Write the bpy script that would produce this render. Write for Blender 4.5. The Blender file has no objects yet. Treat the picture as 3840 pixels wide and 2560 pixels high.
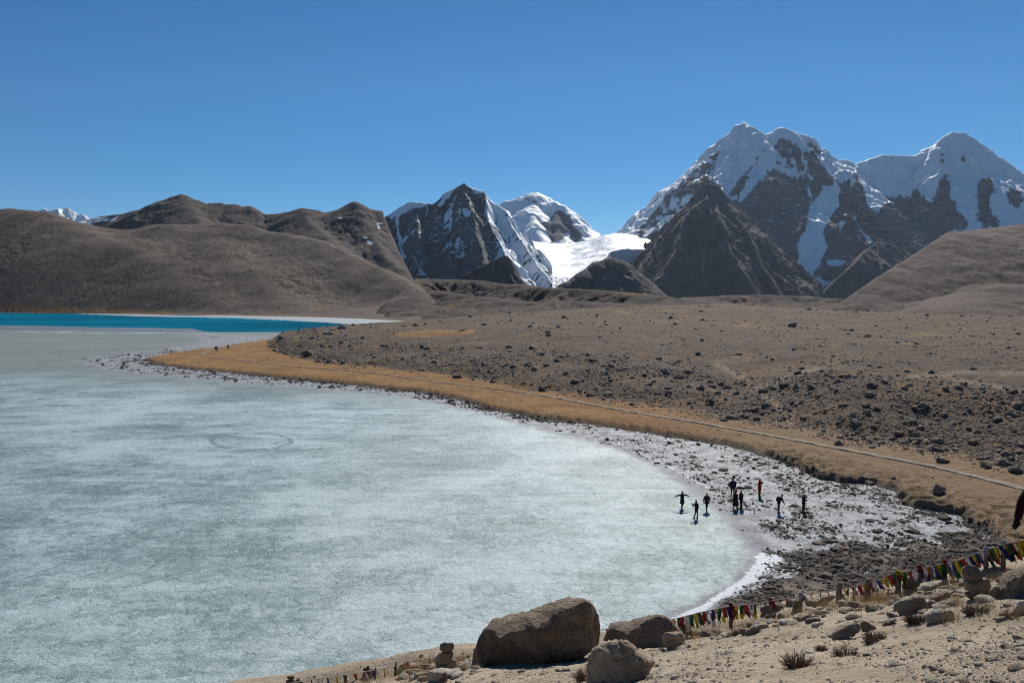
import bpy, bmesh, math, random, time
import numpy as np
from mathutils import Vector, noise as mnoise
R = math.radians
SC = bpy.context.scene
COL = SC.collection
rng = np.random.default_rng(7)
random.seed(7)

# ------------------------------------------------------------------ camera, sky, sun, exposure
F = 2987.0                      # focal length in pixels of the 3840 px wide photograph (28 mm)
CZ = 19.2                       # eye above the lake ice, metres
PITCH = math.atan(166.0 / F)
cam_d = bpy.data.cameras.new('camera')
cam_d.sensor_width = 36.0
cam_d.lens = F * 36.0 / 3840.0
cam_d.clip_start = 0.1
cam_d.clip_end = 40000
cam = bpy.data.objects.new('camera', cam_d)
COL.objects.link(cam)
cam.location = (0, 0, CZ)
cam.rotation_euler = (math.pi / 2 - PITCH, 0, 0)
SC.camera = cam

SUN_AZ, SUN_EL = R(15), R(38)   # azimuth to the right of +Y
world = bpy.data.worlds.new('World')
SC.world = world
world.use_nodes = True
wn = world.node_tree
bg = wn.nodes['Background']
sky = wn.nodes.new('ShaderNodeTexSky')
sky.sky_type = 'NISHITA'
sky.sun_disc = False
sky.sun_elevation = SUN_EL
sky.sun_rotation = SUN_AZ
sky.altitude = 5200
sky.air_density = 1.35
sky.dust_density = 0.25
sky.ozone_density = 3.0
hsv = wn.nodes.new('ShaderNodeHueSaturation')
hsv.inputs['Saturation'].default_value = 1.40
hsv.inputs['Hue'].default_value = 0.497
wn.links.new(sky.outputs[0], hsv.inputs['Color'])
wn.links.new(hsv.outputs[0], bg.inputs['Color'])
bg.inputs['Strength'].default_value = 0.066
sun_d = bpy.data.lights.new('sun', 'SUN')
sun_d.energy = 5.0
sun_d.angle = R(0.53)
sun_d.color = (1.0, 0.955, 0.89)
sun = bpy.data.objects.new('sun', sun_d)
COL.objects.link(sun)
sdir = Vector((math.sin(SUN_AZ) * math.cos(SUN_EL), math.cos(SUN_AZ) * math.cos(SUN_EL), math.sin(SUN_EL)))
sun.rotation_euler = sdir.to_track_quat('Z', 'Y').to_euler()
sun.location = (0, 0, 200)
SC.view_settings.view_transform = 'Standard'
SC.view_settings.look = 'None'
SC.view_settings.gamma = 1.0
SC.view_settings.use_curve_mapping = False
SC.view_settings.exposure = 0.15
SC.cycles.max_bounces = 6
SC.cycles.volume_bounces = 0
SC.cycles.use_denoising = True
SC.cycles.denoising_prefilter = 'NONE'
SC.cycles.denoising_input_passes = 'RGB_ALBEDO_NORMAL'
SC.cycles.filter_width = 1.15
SC.cycles.sample_clamp_direct = 20
HAZE_DENSITY = 0.000013

# ------------------------------------------------------------------ projection helpers (photo pixels <-> metres)
SP, CP = math.sin(PITCH), math.cos(PITCH)
def at(px, py, Y):
    u = (np.asarray(px, float) - 1920) / F
    v = (1280 - np.asarray(py, float)) / F
    t = Y / (CP + v * SP)
    return u * t, Y + 0 * t, CZ + (-SP + v * CP) * t
def atv(px, py, Y):
    a = at(px, py, Y)
    return Vector((float(a[0]), float(a[1]), float(a[2])))
def ground0(px, py, z=0.0):
    u = (np.asarray(px, float) - 1920) / F
    v = (1280 - np.asarray(py, float)) / F
    dz = -SP + v * CP
    t = (z - CZ) / dz
    return u * t, (CP + v * SP) * t
def project(X, Y, Z):
    dz = Z - CZ
    dep = np.maximum(Y * CP - dz * SP, 0.05)
    return 1920 + F * X / dep, 1280 - F * (Y * SP + dz * CP) / dep

# ------------------------------------------------------------------ numpy noise
def _hash(ix, iy, seed):
    h = (ix.astype(np.int64) * 374761393 + iy.astype(np.int64) * 668265263 + seed * 1442695041) & 0x7fffffff
    h = ((h ^ (h >> 13)) * 1274126177) & 0x7fffffff
    return (h ^ (h >> 16)) & 0xffff
def perlin(x, y, seed=0):
    x0 = np.floor(x); y0 = np.floor(y)
    fx = x - x0; fy = y - y0
    ux = fx * fx * fx * (fx * (fx * 6 - 15) + 10); uy = fy * fy * fy * (fy * (fy * 6 - 15) + 10)
    def g(ix, iy, dx, dy):
        a = _hash(ix, iy, seed) * (2 * math.pi / 65536)
        return np.cos(a) * dx + np.sin(a) * dy
    a = g(x0, y0, fx, fy); b = g(x0 + 1, y0, fx - 1, fy)
    c = g(x0, y0 + 1, fx, fy - 1); d = g(x0 + 1, y0 + 1, fx - 1, fy - 1)
    return ((a + (b - a) * ux) + ((c + (d - c) * ux) - (a + (b - a) * ux)) * uy) * 1.5
def fbm(x, y, seed=0, octv=5, gain=0.5, lac=2.03):
    s = 0; a = 1.0; tot = 0
    for i in range(octv):
        s = s + a * perlin(x, y, seed + i * 17); tot += a
        x = x * lac + 13.7; y = y * lac - 7.3; a *= gain
    return s / tot
def ridged(x, y, seed=0, octv=5, gain=0.5, lac=2.07):
    s = 0; a = 1.0; tot = 0
    for i in range(octv):
        s = s + a * (1 - np.abs(perlin(x, y, seed + i * 29)) * 2); tot += a
        x = x * lac + 5.1; y = y * lac + 9.2; a *= gain
    return s / tot
def sstep(a, b, x):
    t = np.clip((x - a) / (b - a), 0, 1)
    return t * t * (3 - 2 * t)
def pline_dist(x, y, pts):
    best = np.full(np.shape(x), 1e18)
    for (x0, y0), (x1, y1) in zip(pts[:-1], pts[1:]):
        dx, dy = x1 - x0, y1 - y0
        t = np.clip(((x - x0) * dx + (y - y0) * dy) / (dx * dx + dy * dy + 1e-12), 0, 1)
        best = np.minimum(best, (x - x0 - t * dx) ** 2 + (y - y0 - t * dy) ** 2)
    return np.sqrt(best)
def sd_poly(x, y, poly):            # positive inside
    pts = list(poly)
    d = pline_dist(x, y, pts + [pts[0]])
    ins = np.zeros(np.shape(x), bool)
    n = len(pts)
    for i in range(n):
        x0, y0 = pts[i]; x1, y1 = pts[(i + 1) % n]
        if y0 == y1: continue
        c = ((y0 > y) != (y1 > y)) & (x < (x1 - x0) * (y - y0) / (y1 - y0) + x0)
        ins ^= c
    return np.where(ins, d, -d)

# ------------------------------------------------------------------ object helpers
def tag(o, label=None, cat=None, group=None, kind=None):
    if label: o['label'] = label
    if cat: o['category'] = cat
    if group: o['group'] = group
    if kind: o['kind'] = kind
    return o
def link(name, me, mat=None, parent=None):
    o = bpy.data.objects.new(name, me)
    COL.objects.link(o)
    if mat is not None and me is not None and not me.materials: me.materials.append(mat)
    if parent is not None: o.parent = parent
    return o
def empty(name, loc=(0, 0, 0), rz=0):
    o = bpy.data.objects.new(name, None)
    COL.objects.link(o)
    o.location = loc; o.rotation_euler = (0, 0, rz); o.empty_display_size = 0.2
    return o
def quick_mesh(name, co, quads, smooth=True, tri=False):
    k = 3 if tri else 4
    co = np.ascontiguousarray(co, np.float32); quads = np.ascontiguousarray(quads, np.int32)
    me = bpy.data.meshes.new(name)
    me.vertices.add(len(co)); me.vertices.foreach_set('co', co.ravel())
    me.loops.add(quads.size); me.loops.foreach_set('vertex_index', quads.ravel())
    me.polygons.add(len(quads)); me.polygons.foreach_set('loop_start', np.arange(0, quads.size, k, dtype=np.int32))
    me.polygons.foreach_set('use_smooth', np.full(len(quads), smooth, bool))
    me.update(calc_edges=True)
    return me
def grid_mesh(name, X, Y, Z, attrs=None, keep=None, smooth=True):
    nr, nc = X.shape
    co = np.stack([X, Y, Z], -1).reshape(-1, 3)
    idx = np.arange(nr * nc).reshape(nr, nc)
    q = np.stack([idx[:-1, :-1], idx[:-1, 1:], idx[1:, 1:], idx[1:, :-1]], -1).reshape(-1, 4)
    attrs = {k: np.asarray(v, np.float32).ravel() for k, v in (attrs or {}).items()}
    if keep is not None:
        k = keep
        kq = (k[:-1, :-1] | k[:-1, 1:] | k[1:, 1:] | k[1:, :-1]).ravel()
        q = q[kq]
        used = np.unique(q)
        remap = np.zeros(nr * nc, np.int64); remap[used] = np.arange(len(used))
        q = remap[q]; co = co[used]
        attrs = {kk: v[used] for kk, v in attrs.items()}
    me = quick_mesh(name, co, q, smooth)
    for kk, v in attrs.items():
        me.attributes.new(kk, 'FLOAT', 'POINT').data.foreach_set('value', np.ascontiguousarray(v))
    return me

class MB:
    """collects shapes, then links them as one mesh object"""
    def __init__(s): s.v = []; s.f = []
    def tube(s, pts, rad, n=8, flat=1.0, axis=None):
        pts = [Vector(p) for p in pts]; base = len(s.v)
        up = Vector((0.0, 0.0, 1.0))
        for i, p in enumerate(pts):
            t = (pts[min(i + 1, len(pts) - 1)] - pts[max(i - 1, 0)])
            if t.length < 1e-9: t = Vector((0, 0, 1))
            t.normalize()
            a = Vector(axis) if axis is not None else (Vector((1, 0, 0)) if abs(t.x) < 0.8 else Vector((0, 1, 0)))
            a = (a - t * a.dot(t)).normalized(); b = t.cross(a)
            r = rad[i] if hasattr(rad, '__len__') else rad
            for k in range(n):
                c, q = math.cos(2 * math.pi * k / n), math.sin(2 * math.pi * k / n)
                s.v.append(p + a * (c * r) + b * (q * r * flat))
        for i in range(len(pts) - 1):
            for k in range(n):
                k2 = (k + 1) % n
                s.f.append((base + i * n + k, base + i * n + k2, base + (i + 1) * n + k2, base + (i + 1) * n + k))
        s.f.append(tuple(base + k for k in range(n))[::-1])
        s.f.append(tuple(base + (len(pts) - 1) * n + k for k in range(n)))
        return s
    def ball(s, c, r, n=8, m=6):
        c = Vector(c); r = (r, r, r) if not hasattr(r, '__len__') else r
        pts = []; base = len(s.v)
        for i in range(1, m):
            th = math.pi * i / m
            for k in range(n):
                ph = 2 * math.pi * k / n
                s.v.append(c + Vector((r[0] * math.sin(th) * math.cos(ph), r[1] * math.sin(th) * math.sin(ph), r[2] * math.cos(th))))
        s.v.append(c + Vector((0, 0, r[2]))); s.v.append(c - Vector((0, 0, r[2])))
        t, b = len(s.v) - 2, len(s.v) - 1
        for i in range(m - 2):
            for k in range(n):
                k2 = (k + 1) % n
                s.f.append((base + i * n + k, base + (i + 1) * n + k, base + (i + 1) * n + k2, base + i * n + k2))
        for k in range(n):
            k2 = (k + 1) % n
            s.f.append((t, base + k, base + k2)); s.f.append((b, base + (m - 2) * n + k2, base + (m - 2) * n + k))
        return s
    def quad(s, a, b, c, d):
        k = len(s.v); s.v += [Vector(a), Vector(b), Vector(c), Vector(d)]; s.f.append((k, k + 1, k + 2, k + 3)); return s
    def build(s, name, mat, parent=None, smooth=True):
        me = bpy.data.meshes.new(name)
        me.from_pydata([tuple(v) for v in s.v], [], s.f)
        for p in me.polygons: p.use_smooth = smooth
        me.update()
        return link(name, me, mat, parent)

# ------------------------------------------------------------------ material helpers
class NT:
    def __init__(s, name):
        s.m = bpy.data.materials.new(name); s.m.use_nodes = True
        s.t = s.m.node_tree; s.b = s.t.nodes['Principled BSDF']
        s.b.inputs['Specular IOR Level'].default_value = 0.25
        s.co = s.t.nodes.new('ShaderNodeTexCoord').outputs['Object']
    def N(s, typ, **kw):
        n = s.t.nodes.new(typ)
        for k, v in kw.items(): setattr(n, k, v)
        return n
    def put(s, sock, v):
        if isinstance(v, bpy.types.NodeSocket): s.t.links.new(v, sock)
        elif isinstance(v, (tuple, list)) and len(v) == 3 and sock.type == 'RGBA': sock.default_value = (*v, 1)
        else: sock.default_value = v
    def math(s, op, a, b=0.0, c=None, clamp=False):
        n = s.N('ShaderNodeMath', operation=op, use_clamp=clamp)
        s.put(n.inputs[0], a); s.put(n.inputs[1], b)
        if c is not None: s.put(n.inputs[2], c)
        return n.outputs[0]
    def noise(s, scale, detail=4, rough=0.55, dist=0.0, vec=None):
        n = s.N('ShaderNodeTexNoise')
        s.put(n.inputs['Vector'], vec or s.co); n.inputs['Scale'].default_value = scale
        n.inputs['Detail'].default_value = detail; n.inputs['Roughness'].default_value = rough
        n.inputs['Distortion'].default_value = dist
        return n.outputs['Fac']
    def voro(s, scale, feature='F1', vec=None, out='Distance', rnd=1.0):
        n = s.N('ShaderNodeTexVoronoi', feature=feature)
        s.put(n.inputs['Vector'], vec or s.co); n.inputs['Scale'].default_value = scale
        n.inputs['Randomness'].default_value = rnd
        return n.outputs[out]
    def mapped(s, scale=(1, 1, 1), rot=(0, 0, 0), vec=None):
        n = s.N('ShaderNodeMapping'); s.put(n.inputs['Vector'], vec or s.co)
        n.inputs['Scale'].default_value = scale; n.inputs['Rotation'].default_value = rot
        return n.outputs[0]
    def warp(s, scale, amt, vec=None):
        n = s.N('ShaderNodeTexNoise'); s.put(n.inputs['Vector'], vec or s.co); n.inputs['Scale'].default_value = scale
        n.inputs['Detail'].default_value = 3
        v = s.N('ShaderNodeVectorMath', operation='MULTIPLY_ADD')
        s.put(v.inputs[0], n.outputs['Color']); v.inputs[1].default_value = (amt, amt, amt); s.put(v.inputs[2], vec or s.co)
        return v.outputs[0]
    def ramp(s, x, a, b, lo=0.0, hi=1.0):
        n = s.N('ShaderNodeMapRange', interpolation_type='SMOOTHSTEP')
        s.put(n.inputs[0], x); n.inputs[1].default_value = a; n.inputs[2].default_value = b
        n.inputs[3].default_value = lo; n.inputs[4].default_value = hi
        return n.outputs[0]
    def mix(s, f, a, b):
        n = s.N('ShaderNodeMix', data_type='RGBA'); s.put(n.inputs[0], f); s.put(n.inputs[6], a); s.put(n.inputs[7], b)
        return n.outputs[2]
    def attr(s, name):
        n = s.N('ShaderNodeAttribute'); n.attribute_name = name
        return n.outputs['Fac']
    def rand(s): return s.N('ShaderNodeObjectInfo').outputs['Random']
    def bump(s, h, dist, strength=1.0, normal=None):
        n = s.N('ShaderNodeBump'); n.inputs['Distance'].default_value = dist; s.put(n.inputs['Strength'], strength)
        s.put(n.inputs['Height'], h)
        if normal is not None: s.put(n.inputs['Normal'], normal)
        return n.outputs[0]
    def out(s, col, rough=0.9, normal=None, spec=None):
        s.put(s.b.inputs['Base Color'], col); s.put(s.b.inputs['Roughness'], rough)
        if normal is not None: s.put(s.b.inputs['Normal'], normal)
        if spec is not None: s.put(s.b.inputs['Specular IOR Level'], spec)
        return s.m

def mountain_mat(name, rock_a, rock_b, ledge=0.0, grain=0.02, snow_amp=0.9):
    n = NT(name)
    big = n.noise(grain * 0.35, 5, 0.6)
    fine = n.noise(grain * 2.2, 6, 0.68)
    rock = n.mix(n.ramp(n.math('ADD', n.math('MULTIPLY', big, 0.6), n.math('MULTIPLY', fine, 0.4)), 0.36, 0.64), rock_a, rock_b)
    strat = n.noise(grain * 1.1, 4, 0.6, 0.6, n.mapped((0.5, 0.5, 2.6), (0.25, 0.18, 0)))
    led = n.noise(grain * 3.0, 4, 0.62, 0.4, n.mapped((0.5, 0.5, 1.9), (0.12, 0.3, 0)))
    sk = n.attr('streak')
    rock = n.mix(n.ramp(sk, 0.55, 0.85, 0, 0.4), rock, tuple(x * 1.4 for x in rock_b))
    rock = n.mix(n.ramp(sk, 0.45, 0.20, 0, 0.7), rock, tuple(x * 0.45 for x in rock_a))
    sn = n.attr('snow')
    f = n.math('ADD', sn, n.math('MULTIPLY', n.math('SUBTRACT', n.noise(grain * 0.9, 7, 0.66), 0.5), snow_amp))
    f = n.math('ADD', f, n.math('MULTIPLY', n.math('SUBTRACT', strat, 0.5), snow_amp * 0.8))
    m1 = n.ramp(f, -0.05, 0.06)
    m2 = n.math('MULTIPLY', n.ramp(led, 0.575, 0.68), n.math('MULTIPLY', n.ramp(n.attr('ledge'), 0.0, 1.0), ledge))
    m = n.math('MAXIMUM', m1, m2)
    snowc = n.mix(n.noise(grain * 1.2, 4), (0.84, 0.86, 0.885), (0.91, 0.92, 0.93))
    col = n.mix(m, rock, snowc)
    h = n.math('ADD', n.noise(grain * 1.6, 6, 0.7), n.math('MULTIPLY', strat, 0.7))
    hs = n.math('MULTIPLY', h, n.ramp(m, 0, 1, 1.0, 0.05))
    return n.out(col, n.ramp(m, 0, 1, 0.92, 0.6), n.bump(hs, 0.26 / grain, 0.7), 0.15)

def hill_mat(name, a, b, dark, grass=(0.20, 0.105, 0.04), grain=0.05):
    n = NT(name)
    w = n.warp(grain * 0.2, 14.0)
    big = n.noise(grain * 0.12, 5, 0.62, 0.3)
    mid = n.noise(grain * 0.8, 6, 0.68, 0.2)
    fine = n.noise(grain * 7.0, 4, 0.75)
    c = n.mix(n.ramp(n.math('ADD', n.math('MULTIPLY', big, 0.55), n.math('MULTIPLY', mid, 0.45)), 0.40, 0.62), a, b)
    c = n.mix(n.ramp(n.math('ADD', n.math('MULTIPLY', fine, 0.78), n.math('MULTIPLY', mid, 0.22)), 0.53, 0.68, 0, 0.5), c, dark)
    st = n.voro(grain * 3.2, vec=n.warp(grain * 4, 4.0))
    c = n.mix(n.math('MULTIPLY', n.ramp(st, 0.10, 0.2, 1, 0), n.ramp(n.noise(grain * 0.6, 3), 0.5, 0.62)), c, (0.30, 0.27, 0.24))
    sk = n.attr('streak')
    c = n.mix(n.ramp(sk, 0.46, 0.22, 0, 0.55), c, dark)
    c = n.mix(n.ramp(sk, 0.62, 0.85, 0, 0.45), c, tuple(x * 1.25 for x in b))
    g = n.math('ADD', n.attr('grass'), n.math('MULTIPLY', n.math('SUBTRACT', n.noise(grain * 0.5, 6, 0.65), 0.5), 1.1))
    c = n.mix(n.ramp(g, 0.35, 0.75, 0, 0.9), c, grass)
    s = n.math('ADD', n.attr('snow'), n.math('MULTIPLY', n.math('SUBTRACT', n.noise(grain * 0.9, 5, 0.7, 0.0, n.mapped((0.3, 1, 1))), 0.5), 2.6))
    c = n.mix(n.ramp(s, -0.03, 0.05), c, (0.82, 0.83, 0.85))
    h = n.math('ADD', n.math('MULTIPLY', mid, 0.35), n.math('MULTIPLY', fine, 0.35))
    return n.out(c, 0.95, n.bump(h, 0.22 / grain, 0.6), 0.1)

# ------------------------------------------------------------------ far relief: ridges that fall away as slopes
SHX = [-700, 0, 400, 800, 1200, 1400, 1600, 2000, 4600]
SHY = [1168, 1173, 1176, 1181, 1189, 1197, 1208, 1214, 1224]
def shore_far(px):                      # distance of the lake's far shore
    return ground0(px, np.interp(px, SHX, SHY))[1]
def tents(X, Y, ridges, wseed, warp, wlen, rnd=4.0, soft=0.0):
    wx = X + warp * fbm(X / wlen, Y / wlen, wseed, 4)
    wy = Y + warp * fbm(X / wlen + 31, Y / wlen - 17, wseed + 3, 4)
    best = np.full(X.shape, -1e9); S = np.zeros(X.shape); D = np.zeros(X.shape)
    zs = None
    for ri, (pts, slope, steep) in enumerate(ridges):
        zr = np.full(X.shape, -1e9)
        P = [at(*p) for p in pts]; s0 = ri * 977.0
        for a, b in zip(P[:-1], P[1:]):
            dx, dy = b[0] - a[0], b[1] - a[1]
            L = math.hypot(dx, dy) + 1e-6
            t = np.clip(((wx - a[0]) * dx + (wy - a[1]) * dy) / L ** 2, 0, 1)
            d = np.hypot(wx - a[0] - t * dx, wy - a[1] - t * dy)
            z = a[2] + (b[2] - a[2]) * t - slope * (np.sqrt(d * d + rnd * rnd) - rnd) * (1 + steep * np.exp(-d / 220.0))
            zr = np.maximum(zr, z)
            m = z > best
            best[m] = z[m]; S[m] = (s0 + t * L)[m]; D[m] = d[m]
            s0 += L
        if soft > 0:
            if zs is None: zs = zr
            else:
                h = np.clip(0.5 + 0.5 * (zr - zs) / soft, 0, 1); zs = zs + (zr - zs) * h + soft * h * (1 - h)
    return (best if zs is None else zs), S, D
def relief(name, label, px0, px1, step, Y0, Y1, rows, ridges, mat, seed, warp=25, wlen=300, gully=(0, 60, 400, 120),
           rough=(10, 150), base=None, masks=None, cut=-3.0, cat='mountain', rnd=4.0, goct=4, soft=0.0):
    cols = np.arange(px0, px1 + step, step)
    ys = np.linspace(Y0, Y1, rows)
    A, Yg = np.meshgrid((cols - 1920) / F, ys)
    X = A * Yg; Yv = Yg.copy()
    Z, S, D = tents(X, Yv, ridges, seed, warp, wlen, rnd, soft)
    ga, gl, gd, g0 = gully
    if ga:
        sl = S + gl * 0.5 * fbm(X / gl / 1.3, Yv / gl / 1.3, seed + 40, 3)
        Z = Z + ga * np.minimum(D / g0, 1.0) * (ridged(sl / gl, D / gd, seed + 9, goct, 0.5) - 0.55)
    amp, ln = rough
    Z = Z + amp * fbm(X / ln, Yv / ln, seed + 21, goct + 1, 0.5) * (0.12 + 0.88 * np.minimum(D / 90.0, 1))
    extra = {}
    if base is not None:
        Z, extra = base(A * F + 1920, X, Yv, Z)
    PX, PY = project(X, Yv, Z)
    at_ = {'snow': np.full(X.shape, -1.0), 'ledge': np.ones(X.shape), 'grass': np.zeros(X.shape)}
    at_.update(extra)
    at_['S'], at_['D'] = S, D
    gl2 = max(gl, 1)
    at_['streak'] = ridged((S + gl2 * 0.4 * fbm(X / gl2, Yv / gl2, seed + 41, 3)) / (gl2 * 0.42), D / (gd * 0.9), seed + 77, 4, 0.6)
    if masks is not None: at_.update(masks(PX, PY, X, Yv, Z, at_))
    at_.pop('S'); at_.pop('D')
    me = grid_mesh(name, X, Yv, Z, at_, keep=Z > cut)
    return tag(link(name, me, mat), label, cat, None, 'structure')

def apron(seed, slope=0.035, hummock=2.0, ln=40.0, cap=18.0):
    def f(px, X, Y, Z):
        ds = shore_far(px)
        dd = Y - ds
        Zc = 0.56 * np.maximum(dd, 0) + 1.0; h = np.clip(0.5 + 0.5 * (Z - Zc) / 25.0, 0, 1); Z = Z + (Zc - Z) * h - 25.0 * h * (1 - h)
        z0 = np.where(dd > 0, np.minimum(dd * slope, cap + dd * 0.004), dd * 0.06)
        z0 = z0 + np.clip(dd / 60, 0, 1) * hummock * fbm(X / ln, Y / ln, seed, 5, 0.55)
        k = 6.0
        h = np.clip(0.5 + 0.5 * (Z - z0) / k, 0, 1)
        zz = z0 + (Z - z0) * h + k * h * (1 - h)
        zz = np.where(dd < 0, np.minimum(zz, dd * 0.06), zz)
        return zz, {'grass': np.clip(1.15 - np.abs(dd - 8) / 22.0, 0, 1.2)}
    return f

def px_mask(polys, PX, PY, soft):
    v = np.full(PX.shape, -1.0)
    for p in polys: v = np.maximum(v, np.clip(sd_poly(PX, PY, p) / soft, -1, 1))
    return v
def zpoly(pts, x0, y0, s): return [(x0 + s * x, y0 + s * y) for x, y in pts]

# --- very far snow peak at the left
M_far = mountain_mat('far_snow_rock', (0.10, 0.10, 0.11), (0.20, 0.19, 0.19), 1.0, 0.01, 0.8)
def mk(PX, PY, X, Y, Z, a): return {'snow': 0.10 + 0.25 * fbm(X / 120, Y / 120, 4, 4)}
relief('snow_mountain', 'small distant snow peak showing over the saddle of the brown hills', 120, 380, 2, 8200, 9400, 90,
       [([(90, 822, 9000), (150, 789, 9000), (166, 780, 9000), (185, 789, 9000), (205, 785, 9000), (215, 782, 8900), (235, 785, 9000), (245, 780, 9000), (258, 781, 9000), (275, 792, 9000), (292, 804, 9000), (312, 803, 9000), (328, 818, 9000), (400, 872, 9000)], 0.9, 0.2)],
       M_far, 61, 18, 160, (40, 90, 500, 90), (14, 120), masks=mk, cut=600)

# --- snow dome beyond the glacier
M_dome = mountain_mat('dome_snow_rock', (0.09, 0.09, 0.10), (0.18, 0.17, 0.17), 0.25, 0.012, 0.5)
def mk(PX, PY, X, Y, Z, a):
    v = np.full(PX.shape, 0.9)
    r = [zpoly([(560, 470), (640, 410), (700, 375), (760, 400), (800, 460), (890, 580), (850, 640), (800, 630), (770, 570), (720, 620), (640, 620), (620, 560)], 1800, 640, 0.425),
         zpoly([(400, 250), (470, 262), (520, 270), (480, 275)], 1800, 640, 0.425)]
    rr = px_mask(r, PX, PY, 14)
    st = ridged(a['S'] / 50, a['D'] / 300, 323, 4, 0.6) - 0.55
    return {'snow': np.where(rr > -0.9, -0.3 * (rr + 0.2) - 0.6 * st, v), 'ledge': np.where(rr > 0, 1.0, 0.0)}
relief('snow_mountain', 'rounded snow dome standing behind the glacier between the two rock peaks', 1780, 2330, 2.5, 4800, 6300, 230,
       [([(1700, 860, 5900), (1800, 800, 5900), (1880, 768, 5800), (1903, 752, 5800), (1950, 736, 5800), (1985, 722, 5800), (1997, 720, 5800), (2015, 728, 5800), (2045, 738, 5800), (2075, 755, 5750), (2105, 768, 5700), (2122, 790, 5650), (2135, 830, 5600), (2160, 868, 5550), (2190, 898, 5500), (2230, 912, 5450), (2300, 930, 5400)], 0.85, 0.5),
        ([(1997, 722, 5800), (1990, 770, 5620), (2010, 830, 5400), (2050, 900, 5150)], 0.8, 0.3),
        ([(2105, 770, 5700), (2085, 830, 5500), (2110, 890, 5280)], 0.85, 0.3),
        ([(1880, 770, 5800), (1860, 800, 5600), (1900, 850, 5350)], 0.7, 0.2)],
       M_dome, 71, 60, 420, (26, 110, 420, 150), (30, 260), masks=mk, cut=150, rnd=60, goct=3)

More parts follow.
